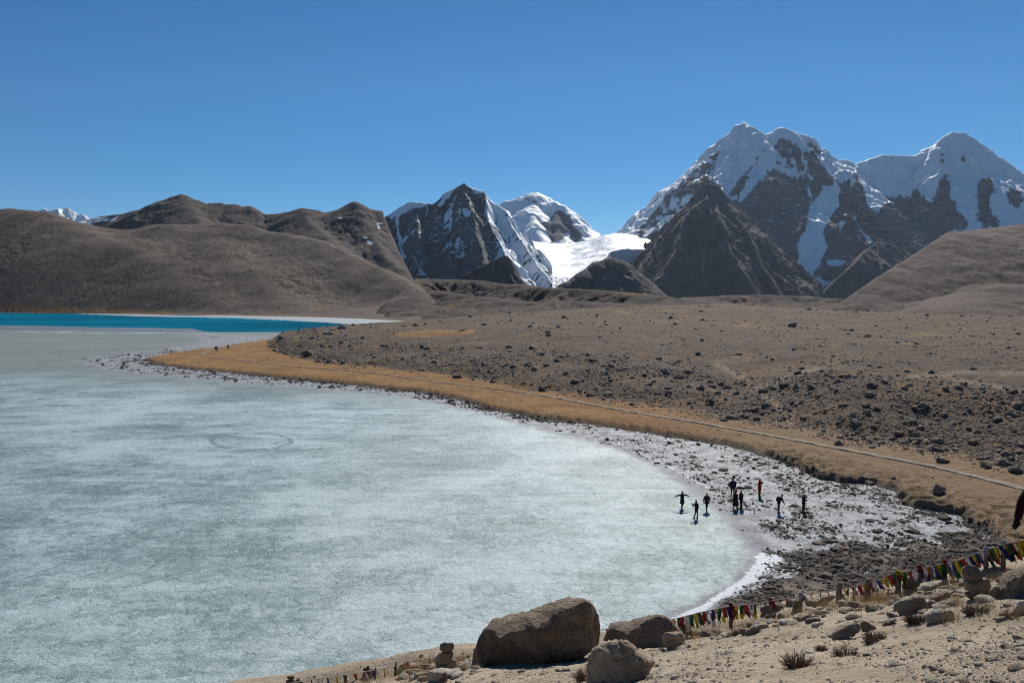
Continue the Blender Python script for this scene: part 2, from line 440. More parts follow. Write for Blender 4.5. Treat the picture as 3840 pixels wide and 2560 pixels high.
# --- main massif with the two white summits and the summit on the right
M_mass = mountain_mat('massif_snow_rock', (0.075, 0.064, 0.064), (0.155, 0.130, 0.122), 0.8, 0.013, 0.42)
def mk(PX, PY, X, Y, Z, a):
    q = lambda p: zpoly(p, 2200, 420, 0.472)
    w = lambda p: zpoly(p, 3000, 420, 0.472)
    jx = 22 * fbm(PX / 60, PY / 60, 5, 5); jy = 22 * fbm(PX / 60, PY / 60, 8, 5)
    gx = 9 * perlin(PX / 11, PY / 70, 14) + 5 * perlin(PX / 5, PY / 40, 15)
    x, y = PX + jx * 0.5, PY + jy * 0.6 + gx
    v = 0.72 - 0.42 * sstep(560, 740, PY + 40 * fbm(PX / 80, PY / 80, 2, 3)) * sstep(3000, 2800, PX) - 0.30 * sstep(560, 760, PY) * sstep(3450, 3600, PX)
    rock = [q([(1560, 215), (1620, 235), (1690, 300), (1720, 420), (1770, 470), (1790, 700), (1780, 880), (1700, 1020), (1680, 1180), (1620, 1240), (1560, 1300), (1700, 1420), (300, 1420), (300, 1100), (330, 1060), (640, 880), (900, 640), (960, 560), (1040, 590), (1120, 650), (1230, 700), (1290, 620), (1400, 520), (1450, 440), (1500, 320)]),
            q([(1430, 240), (1370, 310), (1310, 400), (1180, 560), (1110, 640), (1180, 690), (1230, 670), (1290, 540), (1370, 400), (1415, 290)]),
            q([(1985, 560), (2119, 500), (2119, 1300), (1900, 1340), (1800, 1310), (1870, 1170), (1925, 1080), (1890, 950), (1940, 830), (2000, 750), (2025, 650)]),
            q([(1760, 240), (1800, 250), (1900, 400), (1960, 560), (1890, 560), (1840, 640), (1850, 740), (1790, 690), (1770, 470), (1740, 330)]),
            w([(600, 780), (650, 700), (740, 700), (930, 640), (1050, 715), (1090, 630), (1130, 520), (1150, 520), (1200, 640), (1260, 760), (1380, 910), (1290, 940), (1100, 1000), (1100, 1420), (240, 1420), (300, 1200), (330, 1050), (280, 870), (300, 640), (420, 640), (520, 700)]),
            w([(400, 560), (420, 470), (450, 490), (520, 590), (600, 790), (560, 900), (430, 820), (360, 650)]),
            w([(1380, 720), (1440, 560), (1530, 480), (1565, 540), (1520, 680), (1530, 800), (1640, 890), (1450, 950)]),
            w([(1630, 650), (1700, 600), (1765, 640), (1720, 760), (1650, 740)]),
            w([(1230, 400), (1330, 310), (1352, 345), (1290, 415)]), w([(1115, 330), (1135, 330), (1145, 470), (1180, 520), (1140, 520)])]
    rr = px_mask(rock, x, y, 26)
    v = np.minimum(v, np.maximum(-rr * 0.6 + 0.02, -0.44))
    mixed = [q([(1060, 290), (1010, 470), (1000, 600), (900, 650), (640, 900), (420, 1030), (330, 1060), (380, 970), (540, 790), (700, 610), (840, 460)]),
             q([(1500, 250), (1600, 300), (1740, 430), (1760, 560), (1640, 520), (1500, 470), (1440, 430)])]
    mm = px_mask(mixed, x, y, 30)
    v = np.where(mm > 0, np.clip(0.02 + 0.25 * fbm(PX / 26, PY / 60, 77, 4), -0.6, 0.6), v)
    snow = [q([(1800, 700), (1880, 610), (1930, 580), (2000, 620), (2010, 740), (1930, 860), (1890, 950), (1920, 1080), (1860, 1200), (1800, 1300), (1820, 1390), (1740, 1400), (1640, 1350), (1580, 1310), (1620, 1220), (1690, 1180), (1670, 1080), (1720, 950), (1780, 860), (1790, 720), (1840, 750)]),
            q([(1460, 255), (1500, 275), (1440, 400), (1350, 540), (1260, 680), (1222, 690), (1290, 560), (1380, 410)]),
            w([(340, 660), (370, 720), (440, 850), (500, 960), (580, 1030), (550, 1030), (460, 910), (420, 820)]),
            w([(210, 1175), (300, 1170), (370, 1190), (340, 1215), (230, 1215)]),
            w([(310, 870), (365, 865), (340, 910), (315, 950)])]
    ss = px_mask(snow, x * 0.6 + PX * 0.4, y * 0.5 + PY * 0.5, 16)
    v = np.where(ss > -0.35, np.maximum(v, ss * 0.9), v)
    st = ridged(a['S'] / 36 + 0.5 * fbm(X / 90, Y / 90, 7, 3), a['D'] / 520, 303, 4, 0.62) - 0.55
    v = v - 0.95 * np.clip(st, -0.5, 0.6) * sstep(0.75, 0.2, np.abs(v)) * np.where(v < 0, 0.8, 1.0) + 0.16 * fbm(PX / 9, PY / 9, 44, 4)
    v = v + 0.5 * sstep(70, 10, a['D']) * (PY < 800)
    return {'snow': v, 'ledge': np.clip(1.1 - (PY - 900) / 300.0, 0.25, 1)}
YM = 5400
relief('snow_mountain', 'huge twin summit massif with white caps, dark rock faces and a hanging glacier', 2100, 4350, 3.75, 3900, 6000, 380,
       [([(2090, 1000, YM - 300), (2200, 935, YM - 200), (2290, 903, YM - 150), (2322, 870, YM - 100), (2375, 805, YM - 100), (2402, 788, YM), (2440, 765, YM), (2480, 735, YM), (2530, 690, YM), (2562, 671, YM), (2600, 640, YM), (2650, 590, YM), (2690, 545, YM), (2720, 512, YM), (2768, 468, YM), (2785, 464, YM), (2800, 456, YM), (2830, 480, YM), (2870, 504, YM), (2895, 494, YM), (2912, 479, YM), (2930, 478, YM), (2975, 494, YM), (3042, 514, YM), (3070, 555, YM), (3108, 597, YM), (3180, 602, YM), (3205, 617, YM), (3250, 598, YM), (3300, 582, YM), (3420, 586, YM), (3482, 565, YM), (3505, 545, YM), (3530, 511, YM), (3560, 497, YM), (3605, 499, YM), (3642, 520, YM), (3700, 570, YM), (3780, 635, YM), (3900, 740, YM), (4100, 820, YM), (4450, 900, YM)], 0.90, 0.25),
        ([(2925, 480, YM), (2950, 560, 5240), (2930, 660, 5080), (2925, 780, 4880), (2900, 940, 4640), (2960, 1080, 4440)], 0.98, 0.2),
        ([(2885, 510, YM), (2835, 610, 5230), (2770, 720, 5040), (2740, 800, 4900)], 0.9, 0.3),
        ([(3070, 555, YM), (3100, 660, 5220), (3060, 760, 5040), (3020, 880, 4800)], 1.0, 0.2),
        ([(3185, 605, YM), (3155, 690, 5230), (3230, 820, 5000), (3200, 930, 4780), (3100, 1080, 4500)], 1.0, 0.2),
        ([(3530, 512, YM), (3545, 640, 5200), (3590, 760, 5020), (3660, 880, 4820), (3720, 1000, 4620)], 0.95, 0.2),
        ([(3420, 588, YM), (3445, 700, 5220), (3420, 830, 4980), (3390, 980, 4720), (3400, 1080, 4560)], 0.95, 0.2),
        ([(3300, 584, YM), (3290, 700, 5180), (3310, 850, 4900)], 0.85, 0.2),
        ([(3680, 556, YM), (3740, 680, 5200), (3800, 820, 5000)], 0.9, 0.2),
        ([(2660, 582, YM), (2600, 700, 5220), (2500, 850, 5000), (2360, 1020, 4760)], 0.85, 0.2),
        ([(2480, 736, YM), (2420, 830, 5230), (2330, 960, 5050)], 0.8, 0.2)],
       M_mass, 81, 55, 330, (74, 105, 620, 130), (22, 210), masks=mk, cut=-40, rnd=12, goct=4)

# --- glacier tongue between the peaks
M_gl = NT('glacier_ice')
n = M_gl
fall = n.attr('fall')
crev = n.noise(0.05, 6, 0.7, 0.8, n.mapped((0.35, 1, 1)))
c = n.mix(n.ramp(n.noise(0.012, 6, 0.7, 0.5, n.mapped((0.4, 1, 1))), 0.35, 0.65), (0.46, 0.50, 0.56), (0.74, 0.76, 0.78))
c = n.mix(n.math('MULTIPLY', fall, n.ramp(crev, 0.42, 0.56, 0.8, 0)), c, (0.36, 0.50, 0.57))
c = n.mix(n.attr('crev'), c, (0.30, 0.42, 0.50))
hh = n.math('ADD', n.noise(0.02, 6, 0.6, 0.6, n.mapped((0.3, 1, 1))), n.math('MULTIPLY', crev, fall))
M_gl = n.out(c, 0.55, n.bump(hh, 14.0, 0.7), 0.3)
def gl_base():
    cols = np.arange(1780, 2640, 2.5)
    ys = np.linspace(2500, 5600, 300)
    A, Yg = np.meshgrid((cols - 1920) / F, ys)
    X = A * Yg; px = A * F + 1920
    ky = [2500, 2750, 2950, 3150, 3300, 3700, 4300, 4900, 5600]
    kp = [1085, 1066, 1040, 1008, 995, 968, 930, 903, 897]
    kz = [float(at(2050, p, y)[2]) for p, y in zip(kp, ky)]
    Z = np.interp(Yg, ky, kz)
    Z += 42 * np.exp(-((px - 2320) / 90) ** 2) * sstep(3400, 4300, Yg) - 25 * np.exp(-((px - 2120) / 120) ** 2)
    Z += 60 * sstep(2010, 1900, px) * sstep(3100, 4600, Yg)
    fl = sstep(3220, 3050, Yg)
    Z += fl * (16 * (ridged(X / 60, Yg / 26, 5, 4) - 0.7) + 6 * ridged(X / 24, Yg / 12, 12, 3))
    Z += (1 - fl) * (16 * fbm(X / 160, Yg / 110, 3, 4) + 6 * sstep(0.45, 0.7, fbm(X / 150, Yg / 60, 9, 3)))
    right = np.interp(Yg, [2500, 2800, 3100, 3500, 3850, 4000, 4150, 4300], [2190, 2215, 2240, 2262, 2290, 2400, 2500, 2580]) + 12 * fbm(Yg / 200, X / 200, 3, 3)
    Z = Z - 500 * sstep(right - 12, right + 60, px)
    rg = ridged(X / 60, Yg / 26, 5, 4)
    cv = np.clip(fl * sstep(0.62, 0.42, rg) + (1 - fl) * 0.55 * sstep(0.30, 0.16, ridged(X / 300, Yg / 90, 15, 4)), 0, 1)
    me = grid_mesh('glacier', X, Yg, Z, {'fall': fl, 'crev': cv}, keep=Z > -60)
    tag(link('glacier', me, M_gl), 'white glacier sweeping down between the peaks to a broken blue icefall', 'glacier', None, 'structure')
gl_base()

# --- triangular rock peak left of the glacier
M_tri = mountain_mat('rock_peak', (0.070, 0.066, 0.068), (0.165, 0.152, 0.148), 1.0, 0.02, 0.9)
def mk(PX, PY, X, Y, Z, a):
    q = lambda p: zpoly(p, 900, 640, 0.425)
    x = PX + 10 * fbm(PX / 30, PY / 30, 5, 4); y = PY + 14 * fbm(PX / 20, PY / 50, 9, 4)
    snow = [q([(1740, 300), (1790, 230), (1830, 160), (1910, 150), (1860, 215), (1800, 280), (1765, 320)]),
            q([(1300, 400), (1420, 320), (1500, 255), (1650, 280), (1600, 330), (1500, 340), (1390, 415), (1330, 425)]),
            q([(2020, 130), (2090, 150), (2150, 190), (2100, 215), (2060, 185)]),
            q([(2150, 380), (2180, 240), (2280, 300), (2270, 360), (2250, 490), (2200, 460)]),
            q([(1370, 420), (1395, 420), (1400, 520), (1440, 690), (1470, 780), (1400, 790), (1410, 690), (1385, 540)]),
            q([(1525, 740), (1560, 800), (1610, 870), (1670, 940), (1640, 935), (1570, 850)]),
            q([(1960, 330), (2020, 340), (2045, 400), (1980, 410)]), q([(1930, 300), (1945, 400), (1925, 400)])]
    ss = px_mask(snow, x, y, 9)
    side = sstep(1790, 1900, PX - (PY - 800) * 0.15)
    st = ridged(a['S'] / 24 + 0.6 * fbm(X / 40, Y / 40, 7, 3), a['D'] / 200, 313, 4, 0.6) - 0.55
    v = np.maximum(-0.30 + 0.46 * side - 0.75 * st + 0.16 * fbm(PX / 20, PY / 30, 3, 3), ss * 0.8)
    return {'snow': v, 'ledge': np.clip(1.15 - (PY - 960) / 60.0, 0, 1)}
relief('snow_mountain', 'pointed dark rock peak streaked with snow left of the glacier', 1330, 2070, 2.2, 2250, 3500, 330,
       [([(1250, 960, 2900), (1380, 862, 2950), (1440, 818, 3000), (1480, 790, 3000), (1530, 757, 3000), (1565, 757, 3000), (1610, 766, 3000), (1640, 746, 3000), (1662, 722, 3000), (1700, 706, 3000), (1725, 694, 3000), (1737, 686, 3000), (1752, 698, 3000), (1770, 706, 3000), (1812, 720, 3000), (1832, 748, 2990), (1880, 782, 2970), (1915, 845, 2920), (1950, 898, 2860), (2000, 960, 2780), (2050, 1050, 2650)], 1.05, 0.35),
        ([(1640, 748, 3000), (1652, 850, 2860), (1690, 960, 2700), (1720, 1050, 2560)], 1.0, 0.2),
        ([(1737, 690, 3000), (1765, 790, 2860), (1800, 920, 2690), (1840, 1040, 2520)], 1.0, 0.2),
        ([(1812, 722, 3000), (1835, 830, 2840), (1890, 940, 2690), (1930, 1030, 2560)], 1.0, 0.2),
        ([(1450, 815, 3000), (1470, 900, 2850), (1480, 1000, 2700)], 1.0, 0.2),
        ([(1560, 760, 3000), (1570, 880, 2830), (1590, 1000, 2660)], 1.05, 0.2)],
       M_tri, 91, 26, 170, (44, 52, 260, 60), (18, 110), masks=mk, cut=20)

# --- dark pyramid, its small neighbours
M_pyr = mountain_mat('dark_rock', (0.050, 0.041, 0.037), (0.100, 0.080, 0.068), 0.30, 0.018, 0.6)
def mk(PX, PY, X, Y, Z, a):
    q = lambda p: zpoly(p, 2200, 420, 0.472)
    x = PX + 14 * fbm(PX / 40, PY / 30, 5, 4); y = PY + 12 * fbm(PX / 24, PY / 24, 9, 4)
    s = px_mask([q([(800, 1160), (920, 1120), (1000, 1150), (1180, 1155), (1200, 1185), (980, 1195), (860, 1170)])], x, y, 16)
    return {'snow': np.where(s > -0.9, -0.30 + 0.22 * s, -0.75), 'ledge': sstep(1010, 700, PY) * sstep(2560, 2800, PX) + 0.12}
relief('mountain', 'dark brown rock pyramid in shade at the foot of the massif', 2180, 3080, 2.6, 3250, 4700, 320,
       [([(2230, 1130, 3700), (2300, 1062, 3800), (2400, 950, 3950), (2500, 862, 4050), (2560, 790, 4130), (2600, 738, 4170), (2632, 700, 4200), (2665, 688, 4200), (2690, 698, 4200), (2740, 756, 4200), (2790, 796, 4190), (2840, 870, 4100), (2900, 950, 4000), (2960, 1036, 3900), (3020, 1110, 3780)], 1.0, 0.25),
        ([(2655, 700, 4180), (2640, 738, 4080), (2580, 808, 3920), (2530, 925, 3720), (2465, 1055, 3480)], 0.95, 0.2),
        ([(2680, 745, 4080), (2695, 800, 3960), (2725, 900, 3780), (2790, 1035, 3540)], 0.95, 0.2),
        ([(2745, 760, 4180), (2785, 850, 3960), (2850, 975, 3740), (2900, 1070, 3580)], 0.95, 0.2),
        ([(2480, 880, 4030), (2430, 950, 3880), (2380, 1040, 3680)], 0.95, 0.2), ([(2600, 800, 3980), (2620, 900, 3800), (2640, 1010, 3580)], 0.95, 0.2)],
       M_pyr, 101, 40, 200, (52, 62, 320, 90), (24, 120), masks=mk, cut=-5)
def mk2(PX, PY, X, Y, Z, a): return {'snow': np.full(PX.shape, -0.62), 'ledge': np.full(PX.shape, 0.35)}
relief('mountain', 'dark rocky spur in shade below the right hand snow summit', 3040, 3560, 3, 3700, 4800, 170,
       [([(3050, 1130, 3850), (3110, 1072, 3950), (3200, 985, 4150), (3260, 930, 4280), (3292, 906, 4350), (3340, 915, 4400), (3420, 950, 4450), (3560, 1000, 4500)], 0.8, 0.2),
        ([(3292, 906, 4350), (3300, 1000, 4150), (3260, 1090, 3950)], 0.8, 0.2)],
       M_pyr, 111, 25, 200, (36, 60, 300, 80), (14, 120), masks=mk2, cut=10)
relief('mountain', 'small dark rock tooth standing before the left edge of the icefall', 1690, 1990, 2, 2050, 2600, 130,
       [([(1690, 1065, 2330), (1760, 1022, 2360), (1820, 990, 2380), (1870, 966, 2400), (1893, 956, 2400), (1905, 960, 2400), (1908, 1000, 2380), (1918, 1040, 2350), (1945, 1085, 2300)], 1.25, 0.3)],
       M_pyr, 121, 10, 90, (16, 30, 160, 40), (8, 60), masks=mk2, cut=10)
def mk3(PX, PY, X, Y, Z, a): return {'snow': np.full(PX.shape, -0.42), 'ledge': np.full(PX.shape, 0.8)}
relief('mountain', 'low dark rubble knoll dusted with snow below the right edge of the glacier', 2060, 2640, 2, 2300, 3000, 140,
       [([(2080, 1090, 2550), (2130, 1056, 2600), (2200, 1012, 2640), (2250, 978, 2670), (2290, 967, 2680), (2325, 976, 2690), (2370, 1015, 2720), (2430, 1075, 2720), (2520, 1160, 2700)], 1.0, 0.2)],
       M_pyr, 131, 12, 90, (10, 40, 160, 60), (9, 60), masks=mk3, cut=5, rnd=45)

# --- brown hills round the far lake shore
HB = ((0.104, 0.078, 0.061), (0.172, 0.130, 0.101), (0.046, 0.036, 0.031))
M_hill = hill_mat('scree_hill', *HB, grain=0.045)
M_ridge = hill_mat('dark_scree_ridge', (0.092, 0.072, 0.060), (0.142, 0.110, 0.090), (0.046, 0.038, 0.034), grain=0.035)
def mk(PX, PY, X, Y, Z, a):
    q = lambda p: zpoly(p, 0, 680, 0.425)
    s = px_mask([q([(640, 375), (700, 345), (900, 320), (1030, 315), (1080, 345), (900, 370), (740, 420), (640, 410)])], PX, PY, 16)
    s2 = px_mask([q([(1040, 330), (1250, 340), (1420, 350), (1560, 370), (1580, 410), (1400, 380), (1200, 390), (1060, 365)])], PX, PY, 16)
    s3 = px_mask([zpoly([(760, 360), (870, 370), (1000, 470), (1150, 560), (1220, 700), (1200, 740), (1100, 650), (960, 500)], 900, 640, 0.425),
                  zpoly([(1170, 440), (1290, 430), (1250, 600), (1190, 560)], 900, 640, 0.425)], PX, PY, 20)
    v = np.maximum(np.maximum(0.5 * s - 0.12, 0.5 * s2 - 0.40), 0.5 * s3 - 0.40)
    return {'snow': np.where(np.maximum(np.maximum(s, s2), s3) > -0.8, v, -2.5)}
_ar = apron(31, 0.02, 2.0, 40, 8)
def ridge_base(px, X, Y, Z):
    lim = np.interp(px, [1400, 1443, 1462, 1500, 1545, 1600, 1700], [500, 812, 868, 955, 1045, 1140, 1300])
    zl = at(px, lim, Y)[2] + 14 * fbm(X / 40, Y / 40, 77, 4)
    return _ar(px, X, Y, np.where(px > 1400, np.minimum(Z, zl), Z))
relief('mountain', 'long dark scree ridge with a jagged crest behind the brown lakeside hills', -450, 1640, 3.75, 1450, 2500, 230,
       [([(-500, 900, 2350), (0, 880, 2300), (200, 858, 2250), (340, 818, 2200), (450, 803, 2150), (560, 782, 2100), (600, 757, 2100), (640, 745, 2100), (662, 744, 2100), (685, 738, 2100), (700, 742, 2100), (740, 755, 2100), (775, 768, 2100), (790, 761, 2100), (822, 760, 2100), (832, 767, 2100), (880, 765, 2100), (905, 774, 2100), (922, 771, 2100), (950, 794, 2100), (1000, 804, 2100), (1060, 802, 2100), (1100, 797, 2100), (1130, 789, 2100), (1180, 788, 2100), (1215, 797, 2100), (1250, 794, 2100), (1290, 786, 2100), (1318, 771, 2100), (1340, 765, 2100), (1352, 775, 2100), (1380, 788, 2100), (1420, 790, 2100), (1443, 818, 2080), (1462, 870, 2020), (1500, 960, 1900), (1545, 1050, 1750)], 0.62, 0.15),
        ([(685, 740, 2100), (760, 860, 1900), (800, 960, 1700)], 0.5, 0.0),
        ([(1130, 792, 2100), (1230, 900, 1900), (1350, 1000, 1700), (1420, 1070, 1560)], 0.5, 0.0),
        ([(1340, 768, 2100), (1400, 880, 1960), (1480, 1000, 1780)], 0.55, 0.1)],
       M_ridge, 141, 14, 90, (8, 22, 700, 120), (6, 40), base=ridge_base, masks=mk, rnd=10, soft=30.0)
def mkh(PX, PY, X, Y, Z, a): return {'snow': np.full(PX.shape, -2.5), 'grass': np.maximum(a['grass'], 0.16 + 0.35 * sstep(1000, 1150, PY) * (fbm(X / 60, Y / 40, 3, 3) + 0.3))}
_ah = apron(41, 0.03, 1.5, 40, 6)
def hill_base(px, X, Y, Z):
    lim = np.interp(px, [1150, 1240, 1310, 1400, 1520, 1600, 1700, 1800], [880, 915, 950, 994, 1046, 1092, 1160, 1240])
    zl = at(px, lim, Y)[2] + 5 * fbm(X / 40, Y / 40, 78, 4)
    Z = np.where(px > 1150, np.minimum(Z, zl), Z)
    z, e = _ah(px, X, Y, Z)
    e['grass'] = e['grass'] * 0.62
    return z - 30 * sstep(1560, 1790, px), e
relief('hill', 'broad brown scree hillside rising from the far shore behind the blue water', -500, 1800, 3.75, 560, 1650, 330,
       [([(-700, 800, 1380), (-200, 795, 1350), (0, 786, 1310), (55, 783, 1300), (150, 793, 1270), (220, 826, 1240), (290, 860, 1205), (360, 903, 1170), (450, 940, 1125), (540, 990, 1075), (640, 1050, 1025), (740, 1115, 965), (830, 1180, 905), (900, 1230, 860)], 0.47, 0.1),
        ([(180, 925, 1400), (270, 892, 1370), (350, 890, 1340), (430, 878, 1310), (520, 862, 1285), (590, 846, 1270), (640, 850, 1240), (700, 885, 1200), (800, 945, 1135), (900, 1015, 1060), (1000, 1085, 980), (1090, 1150, 905), (1170, 1215, 830)], 0.47, 0.1),
        ([(700, 868, 1330), (800, 845, 1290), (860, 838, 1260), (920, 842, 1240), (1000, 868, 1215), (1100, 882, 1190), (1160, 895, 1165), (1240, 915, 1140), (1310, 950, 1110), (1400, 995, 1070), (1520, 1045, 1010), (1600, 1080, 960)], 0.46, 0.1)],
       M_hill, 151, 22, 180, (3.4, 9, 1100, 120), (1.6, 24), base=hill_base, masks=mkh, cat='hill', rnd=22, soft=46.0)
M_mor = hill_mat('moraine', (0.048, 0.037, 0.033), (0.098, 0.071, 0.052), (0.024, 0.021, 0.021), grain=0.07)
_ap = apron(51, 0.03, 7.0, 38.0, 8.0)
def mor_base(px, X, Y, Z):
    z, e = _ap(px, X, Y, Z)
    return z - 40 * sstep(1470, 1240, px) - 40 * sstep(3230, 3390, px), e
def mkm(PX, PY, X, Y, Z, a):
    return {'snow': np.full(PX.shape, -2.5), 'grass': np.maximum(a['grass'], 0.30 + 0.5 * fbm(X / 70, Y / 50, 13, 4))}
relief('moraine', 'dark hummocky moraine mounds between the lake and the glacier', 1230, 3400, 3.75, 580, 1500, 250,
       [([(1330, 1130, 900), (1380, 1098, 980), (1430, 1072, 1080), (1480, 1052, 1160), (1560, 1046, 1250), (1650, 1047, 1270), (1750, 1050, 1260), (1820, 1052, 1230), (1900, 1064, 1200), (2000, 1074, 1150), (2080, 1080, 1130), (2150, 1083, 1100), (2300, 1092, 1060), (2400, 1102, 1020), (2480, 1110, 990), (2550, 1126, 950), (2600, 1150, 900)], 0.48, 0.1),
        ([(1560, 1100, 1020), (1640, 1090, 1010), (1720, 1103, 980), (1800, 1110, 950)], 0.42, 0),
        ([(1330, 1165, 780), (1420, 1150, 790), (1500, 1158, 780), (1560, 1175, 760)], 0.4, 0),
        ([(1700, 1128, 900), (1790, 1118, 900), (1880, 1120, 890)], 0.42, 0), ([(1600, 1172, 760), (1720, 1160, 770), (1830, 1168, 760)], 0.4, 0),
        ([(1900, 1165, 780), (2050, 1158, 790), (2170, 1165, 780)], 0.4, 0),
        ([(1420, 1140, 880), (1520, 1130, 860), (1620, 1150, 830)], 0.3, 0),
        ([(1790, 1140, 880), (1900, 1125, 880), (2040, 1135, 850), (2200, 1130, 850), (2320, 1145, 820)], 0.3, 0),
        ([(2470, 1150, 950), (2580, 1122, 1040), (2640, 1112, 1090), (2760, 1107, 1130), (2900, 1106, 1150), (3000, 1110, 1150), (3100, 1118, 1120), (3250, 1130, 1100), (3400, 1140, 1080)], 0.30, 0)],
       M_mor, 161, 26, 90, (9, 24, 160, 40), (8, 30), base=mor_base, masks=mkm, cat='moraine', rnd=25)
M_rh = hill_mat('right_scree_hill', (0.105, 0.076, 0.060), (0.155, 0.114, 0.09), (0.055, 0.042, 0.036), grain=0.06)
def rh_base(px, X, Y, Z):
    lim = np.interp(px, [2880, 3000, 3080, 3130, 3200, 3280, 3350, 3430, 3480, 3528, 3560], [1330, 1240, 1190, 1152, 1101, 1046, 1001, 951, 916, 884, 860])
    zl = at(px, lim, Y)[2] + 2.5 * fbm(X / 25, Y / 25, 79, 4)
    return np.maximum(np.where(px < 3560, np.minimum(Z, zl), Z), -4.0), {}
relief('hill', 'brown scree hillside at the right edge below the snow summit', 2890, 4400, 4, 620, 1450, 220,
       [([(4600, 770, 1350), (4300, 800, 1330), (4000, 828, 1290), (3840, 842, 1250), (3760, 852, 1220), (3700, 860, 1195), (3640, 866, 1175), (3560, 875, 1150), (3528, 884, 1130), (3480, 915, 1100), (3430, 950, 1070), (3350, 1000, 1020), (3280, 1045, 980), (3200, 1100, 920), (3130, 1150, 860), (3080, 1190, 800)], 0.45, 0.1),
        ([(3840, 845, 1250), (3780, 960, 1080), (3700, 1060, 940), (3560, 1150, 800)], 0.38, 0.0)],
       M_rh, 171, 16, 90, (3.0, 16, 600, 100), (2.5, 30), rnd=80, base=rh_base, masks=lambda PX, PY, X, Y, Z, a: {'snow': np.full(PX.shape, -2.5), 'grass': np.full(PX.shape, 0.1)}, cat='hill')

# ------------------------------------------------------------------ shore land, flat beach, mid hill (all heights from one function)
SHORE_PX = [(285, 1350), (400, 1385), (600, 1408), (800, 1425), (1000, 1443), (1150, 1453), (1300, 1465), (1500, 1485), (1700, 1525), (1800, 1550), (1900, 1578), (2100, 1630), (2300, 1680), (2420, 1725), (2480, 1755), (2550, 1800), (2650, 1868), (2700, 1905), (2745, 1950), (2785, 1995), (2825, 2035), (2868, 2082), (2852, 2112), (2815, 2145), (2790, 2172), (2720, 2215), (2660, 2250), (2620, 2275), (2560, 2300), (2500, 2330), (2400, 2365), (2200, 2430), (2000, 2520), (1900, 2700), (4700, 2700), (4700, 1150), (1900, 1185), (1600, 1201), (1400, 1210), (1200, 1226), (1030, 1264), (850, 1253), (700, 1244), (590, 1240), (600, 1247), (700, 1254), (748, 1263), (757, 1275), (722, 1289), (660, 1299), (600, 1310), (520, 1321), (450, 1328), (330, 1337)]
LAND_PX = [(545, 1352), (620, 1371), (700, 1382), (850, 1395), (1000, 1411), (1200, 1431), (1400, 1451), (1560, 1470), (1700, 1492), (1800, 1519), (1900, 1548), (2050, 1571), (2200, 1590), (2350, 1612), (2500, 1635), (2620, 1655), (2700, 1668), (2750, 1681), (2830, 1700), (2900, 1716), (2960, 1737), (3020, 1762), (3100, 1795), (3200, 1815), (3260, 1818), (3300, 1832), (3370, 1866), (3392, 1872), (3388, 1888), (3430, 1905), (3480, 1916), (3560, 1926), (3605, 1932), (3650, 1963), (3720, 1985), (3745, 2015), (3740, 2050), (3700, 2080), (3640, 2110), (3400, 2200), (3300, 2400), (4700, 2600), (4700, 1152), (1900, 1188), (1600, 1204), (1400, 1213), (1200, 1230), (1032, 1268), (1000, 1276), (900, 1291), (800, 1309), (720, 1316), (640, 1330), (570, 1342)]
def to_xy(P): 
    a = np.array(P, float); X, Y = ground0(a[:, 0], a[:, 1]); return list(zip(X.tolist(), Y.tolist()))
SHORE, LAND = to_xy(SHORE_PX), to_xy(LAND_PX)
DRY_PX = [(2790, 2235), (2900, 2150), (2985, 2120), (3000, 2080), (3060, 2065), (3250, 2035), (3350, 2028), (3400, 2000), (3560, 1985), (3640, 1975), (3735, 2000), (3742, 2050), (3700, 2090), (3600, 2200), (3200, 2330), (2700, 2400), (2620, 2330)]
DRY = to_xy(DRY_PX)
# hill knots per column: (photo row, distance)
HK = {1000: [(1278, 288), (1272, 296), (1270, 305), (1268, 315), (1267, 322)],
      1050: [(1345, 258), (1300, 272), (1270, 290), (1255, 312), (1248, 330)],
      1150: [(1372, 232), (1320, 250), (1280, 274), (1255, 305), (1238, 335)],
      1300: [(1386, 214), (1335, 232), (1285, 262), (1245, 310), (1223, 350)],
      1500: [(1400, 200), (1350, 218), (1290, 256), (1235, 310), (1212, 365)],
      1700: [(1420, 187), (1365, 205), (1300, 245), (1225, 315), (1192, 370)],
      2000: [(1470, 156), (1390, 177), (1310, 220), (1210, 320), (1169, 385)],
      2300: [(1515, 141), (1420, 161), (1330, 205), (1200, 330), (1151, 400)],
      2600: [(1560, 127), (1455, 146), (1380, 182), (1200, 330), (1140, 410)],
      2750: [(1590, 121), (1500, 138), (1425, 165), (1210, 320), (1139, 412)],
      2900: [(1620, 114), (1500, 134), (1410, 160), (1220, 315), (1148, 415)],
      3000: [(1640, 110), (1490, 131), (1400, 155), (1225, 310), (1156, 415)],
      3200: [(1670, 104), (1560, 113), (1420, 132), (1240, 300), (1166, 415)],
      3500: [(1720, 95), (1600, 106), (1435, 124), (1255, 290), (1176, 415)],
      3840: [(1790, 84.5), (1640, 99), (1460, 116), (1265, 280), (1184, 415)],
      4500: [(1800, 83), (1640, 99), (1460, 116), (1270, 280), (1190, 415)]}
HX = sorted(HK)
HD = np.array([[k[1] for k in HK[x]] for x in HX], float)
HZ = np.array([[float(at(x, k[0], k[1])[2]) for k in HK[x]] for x in HX])
